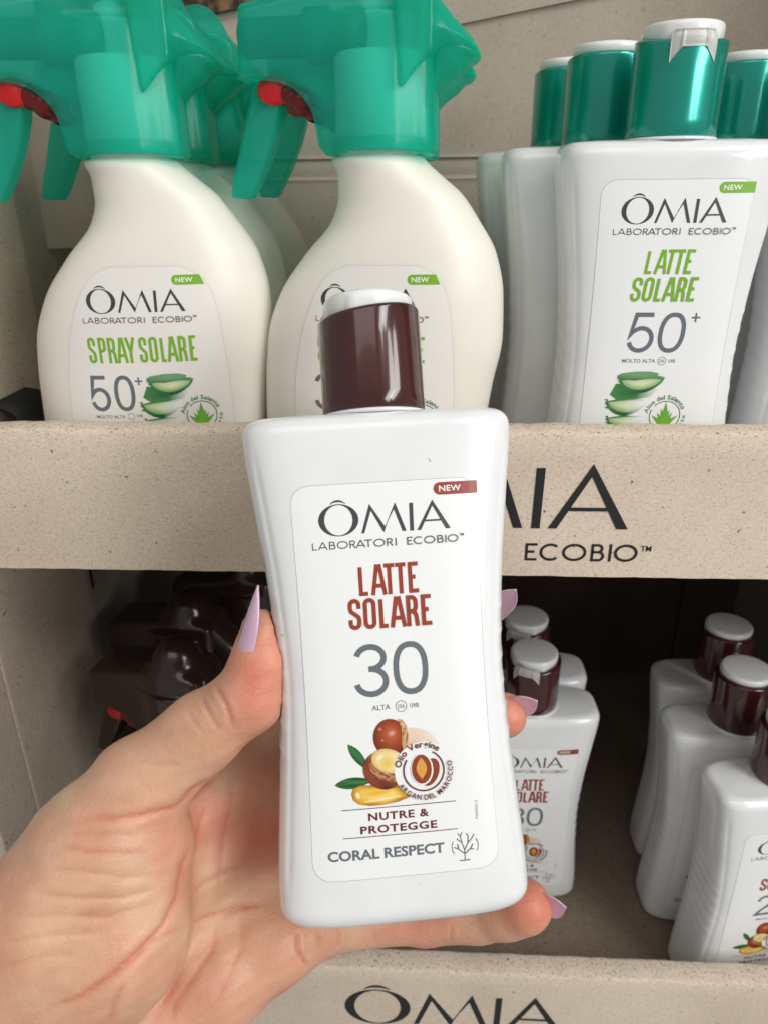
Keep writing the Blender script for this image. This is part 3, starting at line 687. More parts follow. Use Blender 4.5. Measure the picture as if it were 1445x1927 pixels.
def seal_mesh():
    # bow-shaped tear tab wrapped round the front of the cap
    top = [(-.66, 3.02), (-.40, 3.05), (-.15, 3.06), (.15, 3.06), (.40, 3.05), (.64, 3.02)]; n = 36; rows = []
    for i in range(n + 1):
        x = -.70 + 1.40 * i / n; ax = abs(x)
        zt = 3.0; zb = 2.52 if ax < .36 else 2.52 - (ax - .36) * 1.25
        if ax > .62: zt = 3.0 - (ax - .62) * 1.2
        a = -math.pi / 2 + x / 1.45; col = []
        for k in range(7):
            z = zb + (zt - zb) * k / 6; bulge = .03 + .035 * (1 if .33 < ax < .40 else 0) + .03 * math.sin(k / 6 * math.pi) - (.05 if z > 2.9 else 0)
            col.append(((CR + bulge) * math.cos(a), (CR + bulge) * math.sin(a), z))
        rows.append(col)
    v = [p for r_ in rows for p in r_]; f = [(i * 7 + k, (i + 1) * 7 + k, (i + 1) * 7 + k + 1, i * 7 + k + 1) for i in range(n) for k in range(6)]
    o = len(v); v += [(p[0] * .955, p[1] * .955, p[2]) for p in v]; f += [tuple(reversed([o + i for i in q])) for q in f]
    rim = [i * 7 for i in range(n + 1)] + [n * 7 + k for k in range(1, 7)] + [i * 7 + 6 for i in range(n - 1, -1, -1)] + [k for k in range(5, 0, -1)]
    for a in range(len(rim)): b = rim[(a + 1) % len(rim)]; f.append((rim[a], b, b + o, rim[a] + o))
    return newmesh('seal_tab', v, f, sealw)
def ring_mesh():
    n = 64; A = [2 * math.pi * i / n for i in range(n)]
    v, f = rings([[(r_ * math.cos(a), r_ * math.sin(a), z) for a in A] for r_, z in ((1.56, -.05), (1.53, .03), (1.46, .06), (1.2, .07))])
    return newmesh('neck_ring', v, f, white)
def make_lotion(kind, label, mw, capm, cap_rot=0, seal=False, group=None):
    t = thing('lotion_bottle', label, 'bottle', mw, group)
    link('body', cached('lb', lotion_body), t)
    dz = .75 if kind.startswith('aloe') else 0
    lm, per = cached('ll%s' % dz, lambda: lotion_label(dz)); lo = link('label', lm, t)
    link('label_edge_shade', cached('le%s' % dz, lambda: edge_shade_mesh(per, edgem)), lo)
    for nm, me in cached('art' + kind, lambda: [(n_, P.mesh(n_, mt, lfront, .014, 0, dz)) for n_, P, mt in make_label_art(kind)]): link(nm, me, lo)
    nr = link('neck_ring', cached('nr', ring_mesh), t); nr.location.z = (LH + .05) * CM
    c = link('cap', cached('cap' + capm.name, lambda: cap_mesh(capm)), t); c.location.z = (LH + .09) * CM; c.rotation_euler.z = R(cap_rot)
    li = link('lid', cached('lid', lid_mesh), c)
    if seal: link('seal_tab', cached('seal', seal_mesh), c)
    return t

# ------------------------------------------------------------------ spray bottle (axis = collar axis, origin at the base)
SB = 13.75                                    # collar height above the base
sl = interp([(0, -3.87), (0.6, -4.25), (1.8, -4.56), (3.5, -4.71), (5.6, -4.62), (7.4, -4.41), (9.0, -3.8), (10.4, -2.76), (11.6, -1.7), (12.4, -1.45), (13.1, -1.48), (13.55, -1.68), (13.62, -1.7)])
sr = interp([(0, 3.58), (0.6, 3.87), (1.8, 4.01), (3.5, 4.14), (5.6, 4.41), (7.4, 4.7), (9.0, 4.64), (10.4, 4.32), (11.6, 3.61), (12.4, 3.02), (13.1, 2.18), (13.55, 1.7), (13.62, 1.68)])
st = interp([(0, 2.0), (.8, 2.25), (4, 2.35), (8, 2.30), (10.5, 2.05), (12.3, 1.75), (13.2, 1.66), (13.62, 1.64)])
SN = 2.35
def sfront(x, z):
    z = min(z, 13.6); a, b = sl(z), sr(z); c = (a + b) / 2; w_ = (b - a) / 2
    return -st(z) * max(1 - min(abs(x - c) / w_, .999) ** SN, 1e-4) ** (1 / SN)
def spray_body():
    n = 96; rows = []; zs = [(0.05, 1.2), (0, .7)] + [(.55 - .55 * math.cos(i / 5 * math.pi / 2), .55 - .55 * math.sin(i / 5 * math.pi / 2)) for i in range(6)]
    zs += [(.55 + (13.50 - .55) * i / 80, 0) for i in range(1, 81)] + [(13.60, .05), (13.66, .16), (13.67, .24), (13.69, .28), (14.6, .28)]
    for z, ins in zs:
        q = min(z, 13.6); a, b = sl(q) + ins, sr(q) - ins; c = (a + b) / 2; w_ = (b - a) / 2; T = st(q) - ins; e = 2 / (SN if z < 12.5 else 2 + (SN - 2) * max(0, (13.5 - z)))
        rows.append([(c + w_ * math.copysign(abs(math.cos(t)) ** e, math.cos(t)), T * math.copysign(abs(math.sin(t)) ** e, math.sin(t)), z) for t in [2 * math.pi * j / n for j in range(n)]])
    v, f = rings(rows); return newmesh('body', v, f, cream)
def spray_label():
    L_ = interp([(.8, -3.1), (3, -3.15), (5.6, -3.02), (7.4, -2.74), (8.8, -2.28), (9.7, -1.75), (10.05, -1.25), (10.15, -.9)])
    R_ = interp([(.8, 2.95), (3, 2.98), (5.6, 2.95), (7.4, 2.86), (8.8, 2.70), (9.6, 2.42), (10.0, 1.95), (10.15, 1.5)])
    zz = [.8 + (10.15 - .8) * (i / 34) ** .8 for i in range(35)]; n = 30; V = []; F_ = []; base = .010
    for z in zz:
        for j in range(n + 1): x = L_(z) + (R_(z) - L_(z)) * j / n; V.append((x, sfront(x, z) - base, z))
    nn = n + 1; F_ = [(i * nn + j, i * nn + j + 1, (i + 1) * nn + j + 1, (i + 1) * nn + j) for i in range(len(zz) - 1) for j in range(n)]
    per = [j for j in range(nn)] + [i * nn + n for i in range(1, len(zz))] + [(len(zz) - 1) * nn + j for j in range(n - 1, -1, -1)] + [i * nn for i in range(len(zz) - 2, 0, -1)]
    o = len(V)
    m_ = len(per)
    for p in per: V.append(V[p])
    for p in per: V.append((V[p][0], V[p][1] + .03, V[p][2]))
    for a in range(m_): b = (a + 1) % m_; F_.append((o + a, o + m_ + a, o + m_ + b, o + b))
    return newmesh('label', V, F_, labelc), [V[p] for p in per]
edgec = mat('edge_shade_beige', (.66, .63, .58), .6)
# head outlines traced on the plane of the bottle axis; local coordinates (x, z above the collar's lower rim)
_o = UY(712, 282, 29.2)
def hp(px, py): q = UY(px, py, 29.2); return (q[0] - _o[0], q[2] - _o[2])
SHROUD = [hp(*q) for q in [(460, 147), (460, 14), (466, 6), (560, -14), (680, -34), (790, -38), (816, -20), (818, 60), (818, 276), (812, 282), (622, 282), (610, 274), (605, 240), (598, 208), (584, 184), (562, 163), (534, 151), (500, 147)]]
HOODP = [hp(*q) for q in [(700, -40), (795, -40), (822, -10), (850, 22), (872, 46), (890, 68), (903, 92), (905, 101), (897, 112), (880, 120), (868, 135), (846, 152), (818, 180), (805, 196), (790, 120), (770, 60)]]
HOODI = [hp(*q) for q in [(690, 60), (760, 20), (830, 30), (866, 66), (880, 92), (872, 112), (862, 170), (818, 230), (760, 230)]]
WING = [hp(*q) for q in [(765, 170), (761, 120), (757, 60), (754, 0), (754, -44), (790, -42), (812, -24), (832, 2), (852, 28), (872, 52), (890, 76), (900, 94), (892, 96), (878, 93), (860, 93), (840, 98), (822, 106), (806, 117), (793, 131), (779, 150)]]
TRIG = [hp(*q) for q in [(474, 140), (534, 140), (533, 205), (522, 250), (505, 298), (486, 342), (472, 368), (436, 366), (440, 330), (452, 280), (462, 230), (472, 185)]]
def spl(pts, k=5):
    o = []; n = len(pts)
    for i in range(n):
        p = [np.array(pts[(i + j) % n]) for j in (-1, 0, 1, 2)]
        for t in [j / k for j in range(k)]:
            o.append(.5 * (2 * p[1] + (p[2] - p[0]) * t + (2 * p[0] - 5 * p[1] + 4 * p[2] - p[3]) * t * t + (3 * p[1] - p[0] - 3 * p[2] + p[3]) * t ** 3))
    return o
def sn(name, F_, org, h, mt, it=1):
    V, Fc = surface_nets(F_, org, h); V = smooth_verts(V, Fc, it); return newmesh(name, V, Fc, mt)
def shroud_mesh(mt):
    org, P = grid((-5.6, -2.3, -.3), (2.4, 2.3, 7.0), .1); X, Y, Z = P[..., 0], P[..., 1], P[..., 2]
    a = extr(sd_poly(X, Z, SHROUD), Y, 1.42, .40)
    rc = np.sqrt((X - .12) ** 2 + Y ** 2); c = np.maximum(rc - (1.93 - .02 * Z), np.maximum(.02 - Z, Z - 5.6))
    c2 = np.maximum(rc - 1.93, np.maximum(.02 - Z, Z - 4.0)); c3 = np.sqrt((X - .12) ** 2 + Y ** 2 + ((Z - 4.3) / 1.5) ** 2) - 1.42
    d = smin(smin(a, c2, .35), c3, .5)
    hollow = np.maximum(rc - 1.72, Z - .5); d = np.maximum(d, -hollow)
    return sn('shroud', d, org, .1, mt)
def hood_mesh(mt):
    org, P = grid((-1.0, -1.6, 1.0), (4.6, 1.6, 6.2), .08); X, Y, Z = P[..., 0], P[..., 1], P[..., 2]
    d2 = sd_poly(X, Z, spl(HOODP, 4)); a = extr(d2, Y, 1.15, .9); b = extr(d2 + .22, Y, .95, .7)
    b2 = extr(sd_poly(X + .35, Z + .55, spl(HOODP, 4)) + .22, Y, .95, .7)
    return sn('rear_hood', a, org, .08, mt, 2)
def wing_mesh(mt):
    org, P = grid((-.2, -2.2, 1.8), (4.4, 2.2, 7.4), .08); X, Y, Z = P[..., 0], P[..., 1], P[..., 2]
    pl = WING; d2 = sd_poly(X, Z, pl); tp = 2.02 - .14 * np.clip(X - 1, 0, 4)
    a = extr(d2, Y, tp, 1.1); a = smin(a, np.maximum(extr(d2, Y, tp, .12), X - 2.0), .15); b = extr(sd_poly(X, Z + .5, pl), Y, tp - .16, 1.0); b = np.minimum(b, extr(d2 + .15, Y, tp - .16, 1.0))
    return sn('side_flap', a, org, .08, mt, 2)
def trigger_mesh(mt):
    org, P = grid((-6.2, -1.0, -2.3), (-3.0, 1.0, 3.6), .08); X, Y, Z = P[..., 0], P[..., 1], P[..., 2]
    return sn('trigger', extr(sd_poly(X, Z, TRIG), Y, .62, .22), org, .08, mt)
def lock_mesh(dark):
    org, P = grid((-5.2, -1.6, 1.0), (-1.6, 1.2, 3.6), .07)
    if not dark:
        a = hp(523, 166); q = (P - np.array([a[0], -.75, a[1]])) / np.array([.60, .2, .47]); d = (np.linalg.norm(q, axis=-1) - 1) * .2
        a = hp(521, 160); d = smin(d, sd_cone(P, (a[0], -.7, a[1]), (a[0], .7, a[1] + .1), .30, .28), .1)
        return sn('nozzle_lock', d, org, .07, redp)
    a = hp(548, 172); b = hp(575, 186); c = hp(597, 208)
    d = sd_cone(P, (a[0], -.55, a[1]), (a[0], .6, a[1]), .42, .42)
    d = smin(d, sd_cone(P, (b[0], -.6, b[1]), (b[0], .6, b[1]), .46, .46), .08)
    d = smin(d, sd_cone(P, (c[0], -.5, c[1] - .05), (c[0], .5, c[1] - .05), .30, .30), .05)
    return sn('pump_barrel', d, org, .07, dredp)
def inner_mesh(mt):
    n = 40; A = [2 * math.pi * i / n for i in range(n)]; pr = [(1.5, .1), (1.60, .15), (1.60, 2.95), (1.50, 3.05), (.75, 3.1), (.7, 4.6), (.5, 4.7)]
    v, f = rings([[(.12 + r_ * math.cos(a), r_ * math.sin(a), z) for a in A] for r_, z in pr]); return newmesh('screw_collar', v, f, mt)
def bore_mesh(mt):
    n = 30; A = [2 * math.pi * i / n for i in range(n)]; zc = hp(500, 60)[1]
    v, f = rings([[(x, r_ * math.cos(a), zc + r_ * math.sin(a)) for a in A] for r_, x in ((.5, -4.7), (.62, -4.6), (.62, -2.5), (.85, -2.4), (.85, -.3), (.5, -.2))]); return newmesh('spray_tube', v, f, mt)
def make_spray(kind, label, mw, group=None):
    t = thing('spray_bottle', label, 'spray bottle', mw, group); br = kind == 'brown'
    if br: link('body', cached('sbb', lambda: newmesh_copy(cached('sb', spray_body), dbrownbody)), t)
    else: link('body', cached('sb', spray_body), t)
    if not br:
        lm, per = cached('sl', spray_label); lo = link('label', lm, t); link('label_edge_shade', cached('sle', lambda: edge_shade_mesh(per, edgec)), lo)
        def arts():
            o = []
            for n_, P, mt in make_label_art(kind):
                if n_ in ('product_name', 'factor_number', 'small_print', 'fruit_picture', 'plant_seal', 'plant_emblem'): dz = -2.1 if n_ in ('fruit_picture', 'plant_seal', 'plant_emblem') else -2.1
                else: dz = -2.1
                o.append((n_, P.mesh(n_, mt, sfront, .014, -.12, dz)))
            return o
        for nm, me in cached('art' + kind, arts): link(nm, me, lo)
    mt = dbrown if br else green; mi = dbrownin if br else greenin
    k = 'b' if br else 'g'
    h = link('shroud', cached('sh' + k, lambda: shroud_mesh(mt)), t); h.location.z = SB * CM
    for nm, fn in filter(None, (('rear_hood', lambda: hood_mesh(mt)), ('side_flap', lambda: wing_mesh(mt)) if not br else None, ('trigger', lambda: trigger_mesh(mt)), ('screw_collar', lambda: inner_mesh(dbrownin if br else thr)), ('spray_tube', lambda: bore_mesh(mi)))):
        o = link(nm, cached(nm + k, fn), t); o.location.z = SB * CM
    for nm, d_ in (('nozzle_lock', False), ('pump_barrel', True)):
        o = link(nm, cached(nm, lambda d_=d_: lock_mesh(d_)), t); o.location.z = (SB - (.3 if br else 0)) * CM
    return t
dbrownbody = mat('dark_brown_bottle', (.03, .012, .008), .15, Coat_Weight=.6)
def newmesh_copy(me, mt): m2 = me.copy(); m2.materials.clear(); m2.materials.append(mt); return m2

# ------------------------------------------------------------------ the cardboard display
DX0, DX1 = -19.4, 27.0; FU, FLW = -12.6, -40.6; YB_U, YB_L = 43.0, 57.0
stand = thing('display_stand', 'speckled brown cardboard shop display with two tray shelves of sun care bottles', 'display stand', at(0, 0, 0))
def lip(z0, z1, name='front_board', label=None):
    n = 140; prof = [(25.0, z0)] + [(25.0, z0 + (z1 - z0) * i / 6) for i in range(1, 6)] + [(25.0, z1 - .16), (25.05, z1 - .05), (25.16, z1), (25.6, z1 + .01), (26.05, z1), (26.17, z1 - .05), (26.22, z1 - .16), (26.22, z0)]
    rows = []
    for i in range(n + 1):
        x = DX0 + .3 + (DX1 - DX0 - .6) * i / n; a = .018 * math.sin(x * 1.7) + .012 * math.sin(x * 4.1 + 1) + random.uniform(-.012, .012)
        rows.append([(x, y + (.6 * a if y < 25.3 and z > z1 - .5 else 0), z + (a if z > z1 - .3 else (a * .4 if z == z0 else 0))) for y, z in prof])
    v, f = rings(rows); o = link(name, newmesh(name, v, f, card), stand)
    md = o.modifiers.new('edge', 'EDGE_SPLIT'); md.split_angle = R(50)
    return o
def flat(x, z): return 25.0
for z1, nm in ((-7.82, 'upper'), (-36.2, 'lower')):
    lp_ = lip(z1 - 5.68, z1)
    P = Print(); k = 3.19; wordmark(P, 7.52 - 3.46 * k, z1 - (3.68 if nm == 'upper' else 4.16), k); link('brand_lettering', P.mesh('brand_lettering', inkb, flat, .012), lp_)
    P = Print(); k = 2.98; subline(P, 3.86 - 2.53 * k, z1 - (5.02 if nm == 'upper' else 5.5), k, .034, 'E'); subline(P, 3.2 - 2.53 * k, z1 - (5.02 if nm == 'upper' else 5.5), k, .034, 'L'); link('brand_subtitle', P.mesh('brand_subtitle', inkb, flat, .012), lp_)
def board(name, x0, x1, y0, y1, z0, z1, mt, bev=.08):
    v, f = box(x0, x1, y0, y1, z0, z1); o = link(name, newmesh(name, v, f, mt, False), stand)
    b = o.modifiers.new('bevel', 'BEVEL'); b.width = bev * CM; b.segments = 2
    return o
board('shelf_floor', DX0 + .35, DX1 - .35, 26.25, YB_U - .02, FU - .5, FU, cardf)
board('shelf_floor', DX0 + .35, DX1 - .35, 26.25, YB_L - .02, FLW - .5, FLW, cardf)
# underside of the upper tray, in the board with recess shade in its colour
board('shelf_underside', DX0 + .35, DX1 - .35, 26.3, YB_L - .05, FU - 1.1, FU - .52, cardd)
zc1 = UY(900, 335, YB_U)[2]; zc2 = UY(900, 295, YB_U)[2]
def crease_panel():
    zs = [FU - .5, -5, -2] + [zc1 + d for d in (-.5, -.25, -.14, -.08, -.04, 0, .04, .08, .14, .25)] + [(zc1 + zc2) / 2] + [zc2 + d for d in (-.25, -.14, -.08, -.04, 0, .04, .08, .14, .25, .6)] + [10, 34]
    zs = sorted(zs); n = 120; rows = []
    for i in range(n + 1):
        x = DX0 + .35 + (DX1 - DX0 - .7) * i / n; r_ = []
        for z in zs:
            y = YB_U + .04 * math.sin(x * .7 + z * .3)
            for c_, sg in ((zc1, 1), (zc2, -1)):
                d = z - c_; y += -.055 * math.exp(-(d / .09) ** 2) + .04 * math.exp(-((d - .12 * sg) / .08) ** 2)
            if zc1 < z < zc2: y += .05
            r_.append((x, y, z))
        rows.append(r_ + [(x, YB_U + .4, 34), (x, YB_U + .4, FU - .5)])
    v, f = rings(rows); return newmesh('back_panel', v, f, cardw)
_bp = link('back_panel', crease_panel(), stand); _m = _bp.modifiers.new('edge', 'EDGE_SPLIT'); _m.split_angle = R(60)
cx_ = UZ(1262, 1265, FLW)[0]
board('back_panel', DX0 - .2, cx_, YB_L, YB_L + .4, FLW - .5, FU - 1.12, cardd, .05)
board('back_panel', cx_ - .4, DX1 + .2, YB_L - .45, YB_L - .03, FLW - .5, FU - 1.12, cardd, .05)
board('side_panel', DX0 - .35, DX0, 24.6, 27.6, -42.2, 34, card, .1)
board('side_panel', DX0 - .30, DX0 + .05, 27.64, 37.0, -42.2, 34, card, .1)
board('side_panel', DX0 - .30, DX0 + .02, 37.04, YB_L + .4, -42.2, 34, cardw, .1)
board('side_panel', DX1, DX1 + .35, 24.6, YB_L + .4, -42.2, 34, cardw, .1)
# slit and flap in the left wall
_q = UY(170, 1090, 33); board('wall_slot', DX0 + .055, DX0 + .075, 37.3, 37.55, -21.5, -13.8, edge_dark, .0)
# slanting overlapping sheet high on the back wall
def sheet(name, poly, y0, y1, mt, parent):
    n = len(poly); v = [(x, y0, z) for x, z in poly] + [(x, y1, z) for x, z in poly]
    f = [tuple(range(n))[::-1], tuple(range(n, 2 * n))] + [(i, (i + 1) % n, n + (i + 1) % n, n + i) for i in range(n)]
    return link(name, newmesh(name, v, f, mt, False), parent)
yy = YB_U - .22
a_ = UY(880, 42, yy); b_ = UY(1100, -4, yy); sl_ = (b_[2] - a_[2]) / (b_[0] - a_[0])
sheet('overlap_sheet', [(a_[0] - 1.5, a_[2] - 1.5 * sl_), (a_[0] + 16, a_[2] + 16 * sl_), (a_[0] + 16, 33), (a_[0] - 1.5, 33)], yy, yy + .16, cardw, stand)
a_ = UY(372, 33, yy); b_ = UY(470, 12, yy); sl_ = (b_[2] - a_[2]) / (b_[0] - a_[0])
photo = mat('printed_photo', (.05, .03, .02), .4)
_t = nd(photo, 'ShaderNodeTexCoord'); _nn = nd(photo, 'ShaderNodeTexNoise'); _nn.inputs['Scale'].default_value = 110; _nn.inputs['Detail'].default_value = 6
_rr = nd(photo, 'ShaderNodeValToRGB'); _rr.color_ramp.elements[0].position = .42; _rr.color_ramp.elements[1].position = .68
_rr.color_ramp.elements[0].color = (.022, .014, .010, 1); _rr.color_ramp.elements[1].color = (.34, .20, .08, 1)
lk(photo, _t.outputs['Object'], _nn.inputs['Vector']); lk(photo, _nn.outputs['Fac'], _rr.inputs[0]); lk(photo, _rr.outputs[0], pb(photo).inputs['Base Color'])
sheet('photo_panel', [(a_[0] - 8, a_[2] - 8 * sl_), (a_[0] + 11.9, a_[2] + 11.9 * sl_), (a_[0] + 11.9, 33), (a_[0] - 8, 33)], yy - .2, yy - .05, photo, stand)
# notched lining flap on the upper left wall
fl = [UY(*q, 39.5) for q in [(-60, 463), (58, 452), (78, 450), (80, 468), (150, 466), (190, 420), (200, 100), (-60, 100)]]
sheet('wall_flap', [(q[0], q[2]) for q in fl], 39.5, 39.65, cardw, stand)
# curved black band in the upper tray's left corner
bp_ = [UY(*q, 32.0) for q in [(-30, 752), (0, 754), (20, 757), (40, 766), (56, 782), (66, 800)]]
V = []
for q in bp_: V += [(q[0], 31.2, q[2]), (q[0], 34.5, q[2]), (q[0], 34.5, q[2] - .14), (q[0], 31.2, q[2] - .14)]
v = V; f = [(4*i+a, 4*i+(a+1)%4, 4*i+4+(a+1)%4, 4*i+4+a) for i in range(len(bp_)-1) for a in range(4)] + [(0,1,2,3), (4*len(bp_)-1, 4*len(bp_)-2, 4*len(bp_)-3, 4*len(bp_)-4)]
sb_ = link('strap', newmesh('strap', np.array(v) - np.array([-14, 32, -9]), f, strap)); sb_.location = wm((-14, 32, -9))
sb_['label'] = 'curved black strap lying in the upper tray left of the first spray bottle'; sb_['category'] = 'strap'

# ------------------------------------------------------------------ bottles on the display
G1, G2, G3, G4 = 'white spray bottles with green heads', 'white lotion bottles with green caps', 'white lotion bottles with brown caps', 'dark brown spray bottles'
make_spray('aloe_spray50', 'cream spray bottle with green trigger head, label reading 50+, front left of upper shelf', at(-10.62, 29.2, FU, 9), G1)
make_spray('aloe_spray30', 'cream spray bottle with green trigger head directly behind the brown cap of the held bottle', at(-1.68, 29.2, FU, -4), G1)
make_spray('aloe_spray30', 'shaded spray bottle with green head, directly behind the spray bottle labelled 50+', at(-10.75, 33.9, FU, 4), G1)
make_spray('aloe_spray30', 'third spray bottle from the front in the left row, its curved edge showing rearmost', at(-10.3, 38.5, FU, 0), G1)
make_spray('aloe_spray30', 'spray bottle hidden behind the middle one, only its second green trigger showing', at(-1.55, 33.9, FU, 0), G1)
make_lotion('aloe_50', 'large white lotion bottle with pearly green cap and white seal tab, label reading 50+', at(8.37, 29.0, FU, 0), tealcap, 0, True, G2)
make_lotion('aloe_50', 'white lotion bottle with green cap, second in the row behind the 50+ lotion', at(6.75, 32.5, FU, 180), tealcap, 0, False, G2)
make_lotion('aloe_50', 'white lotion bottle with green cap, rearmost and leftmost of the lotion row', at(6.0, 36.0, FU, 180), tealcap, 0, False, G2)
make_lotion('aloe_50', 'white lotion bottle whose green cap is cut by the right photo edge', at(13.0, 35.2, FU, 180), tealcap, 0, False, G2)
_e = UY(1376, 790, 30.0)
make_lotion('aloe_50', 'white bottle in shade at the right photo edge with ridged side', at(_e[0] + 3.62, 30.2, FU, 0), tealcap, 0, False, G2)
# lower tray
_a = UZ(1005, 1225, FLW + 17.35); make_lotion('argan_30', 'small white lotion bottle with brown cap and torn seal, just right of the held bottle', at(_a[0], _a[1], FLW, 2), brown, -25, True, G3)
_a = UZ(990, 1160, FLW + 17.35); make_lotion('argan_30', 'brown capped lotion bottle behind the small one right of the held bottle', at(_a[0], _a[1], FLW, 0), brown, -25, True, G3)
_a = UZ(1405, 1258, FLW + 17.35); make_lotion('argan_30', 'white lotion bottle with brown cap, middle of the three at lower right', at(_a[0], _a[1], FLW, 0), brown, 180, False, G3)
_a = UZ(1375, 1180, FLW + 17.35); make_lotion('argan_30', 'white lotion bottle with brown cap, farthest back of the three at lower right', at(_a[0], _a[1] + .3, FLW, 0), brown, 180, False, G3)
make_lotion('argan_20', 'white lotion bottle at lower right corner with partly visible label reading 2', at(17.85, 29.2, FLW, 11), brown, 10, True, G3)
# brown spray bottles lower left
for i, (x, y, rz, lb) in enumerate([(-12.4, 30.8, -13, 'dark brown spray head with red nozzle lock above the thumb, front of lower left group'), (-13.2, 35.6, -10, 'dark brown spray head behind the front one at lower left'), (-11.0, 40.6, -6, 'rearmost dark brown spray bottle in shadow at lower left')]):
    make_spray('brown', lb, at(x, y, FLW, rz), G4)

# ------------------------------------------------------------------ the held bottle
def cv(x, y, z): return RI * x - DI * y - FW * z          # camera frame (right, up, towards viewer) -> world
tl, yb = R(3.5), R(4.0)
up = cv(-math.sin(tl), math.cos(tl), 0); rt = cv(math.cos(tl), math.sin(tl), 0); nz = cv(0, 0, 1)
rx = rt * math.cos(yb) - nz * math.sin(yb); nf = nz * math.cos(yb) + rt * math.sin(yb)
base = cv((752 - CX) / FPX * 21.5, -11.24, -21.5) + rx * .12
mw = Matrix.Identity(4)
for i in range(3): mw[i][0] = rx[i]; mw[i][1] = -nf[i]; mw[i][2] = up[i]
mw.translation = wm(base)
P_ = Print(); P_.line([(1.28, 12.62), (1.30, 12.56), (1.33, 12.52)], .014); P_.line([(.34, 1.24), (.36, 1.24)], .02); P_.line([(-2.95, 8.1), (-2.90, 8.06)], .012)
held = make_lotion('argan_30', 'large white lotion bottle with brown cap held in the hand, label reading 30', mw, brown, -62, False)

link('lint', P_.mesh('lint', inkd, lfront, .004), held)
# ------------------------------------------------------------------ the hand
def H(px, py, d): return UD(px, py, d)
ch_thumb = [(494, 1188, 20.6, .62), (491, 1245, 20.5, .78), (470, 1312, 20.5, .93), (381, 1378, 20.7, 1.06), (262, 1480, 20.8, 1.30)]
ch_index = [(600, 1370, 25.8, 1.0), (760, 1230, 26.2, .85), (870, 1170, 25.2, .76), (912, 1150, 24.5, .60)]
ch_mid = [(625, 1470, 25.7, 1.0), (800, 1400, 26.2, .88), (900, 1362, 25.1, .80), (948, 1346, 24.0, .74)]
ch_ring = [(630, 1590, 25.4, 1.0), (800, 1560, 26.1, .88), (880, 1540, 25.3, .74), (905, 1530, 24.6, .66)]
ch_pink = [(590, 1738, 23.9, 1.02), (700, 1722, 24.7, .92), (800, 1722, 24.9, .92), (900, 1718, 24.5, .90), (950, 1712, 23.9, .88), (988, 1706, 23.3, .83)]
palm = [((262, 1480, 20.8, 1.3), (185, 1600, 20.7, 1.85)), ((185, 1600, 20.7, 1.85), (105, 1730, 20.5, 2.15)), ((105, 1730, 20.5, 2.15), (0, 1900, 20.7, 2.5)), ((0, 1900, 20.7, 2.5), (-120, 2120, 21, 2.6)),
        ((262, 1600, 20.9, 1.55), (215, 1760, 20.8, 2.0)), ((215, 1760, 20.8, 2.0), (60, 1930, 20.8, 2.2)),
        ((-120, 2120, 21, 2.6), (150, 2080, 22.2, 2.3)), ((60, 2150, 22, 2.5), (260, 1960, 22.4, 2.0)), ((260, 1960, 22.4, 2.0), (400, 1845, 22.9, 1.55)), ((400, 1845, 22.9, 1.55), (525, 1765, 23.5, 1.25)), ((525, 1765, 23.5, 1.25), (590, 1738, 23.9, 1.02)),
        ((200, 1880, 22.8, 2.0), (450, 1660, 24.6, 1.35)), ((450, 1660, 24.6, 1.35), (625, 1470, 25.7, 1.0)), ((330, 1760, 23.4, 1.6), (560, 1640, 25.0, 1.15)), ((450, 1660, 24.6, 1.35), (630, 1590, 25.4, 1.0)),
        ((310, 1560, 22.7, 1.25), (470, 1460, 24.4, 1.05)), ((470, 1460, 24.4, 1.05), (600, 1370, 25.8, 1.0)), ((240, 1700, 22.3, 1.8), (470, 1560, 24.5, 1.2)), ((470, 1560, 24.5, 1.2), (600, 1400, 25.8, 1.0)), ((500, 1750, 23.9, 1.1), (600, 1600, 25.2, 1.0))]
hh = .085
allp = [H(*q[:3]) for c in (ch_thumb, ch_index, ch_mid, ch_ring, ch_pink) for q in c] + [H(*q[:3]) for s in palm for q in s]
lo = np.min(allp, 0) - 3.0; hi = np.max(allp, 0) + 2.0
org, P = grid(lo, hi, hh)
pal = None
for a, b in palm:
    d = sd_cone(P, H(*a[:3]), H(*b[:3]), a[3], b[3]); pal = d if pal is None else smin(pal, d, .55)
def chain(ch, k=.22):
    o = None
    for a, b in zip(ch[:-1], ch[1:]):
        d = sd_cone(P, H(*a[:3]), H(*b[:3]), a[3], b[3]); o = d if o is None else smin(o, d, k)
    return o
D = smin(pal, chain(ch_thumb, .35), .45)
for c in (ch_index, ch_mid, ch_ring, ch_pink): D = smin(D, chain(c), .28)
# flesh gives way where it touches the held bottle
q = P - base; lx = q @ rx; lz = q @ up; ly = -(q @ nf); wz = np.interp(lz, np.linspace(0, 14, 29), [lw(z) for z in np.linspace(0, 14, 29)])
bs = ((np.abs(lx) / wz) ** LN + (np.abs(ly) / (LT / 2)) ** LN) ** (1 / LN) - 1; bs = np.maximum(bs * 1.7, np.maximum(-lz, lz - 14)) 
D = np.maximum(D, -(bs - .01))
V, Fc = surface_nets(D, org, hh); V = smooth_verts(V, Fc, 5, .5)
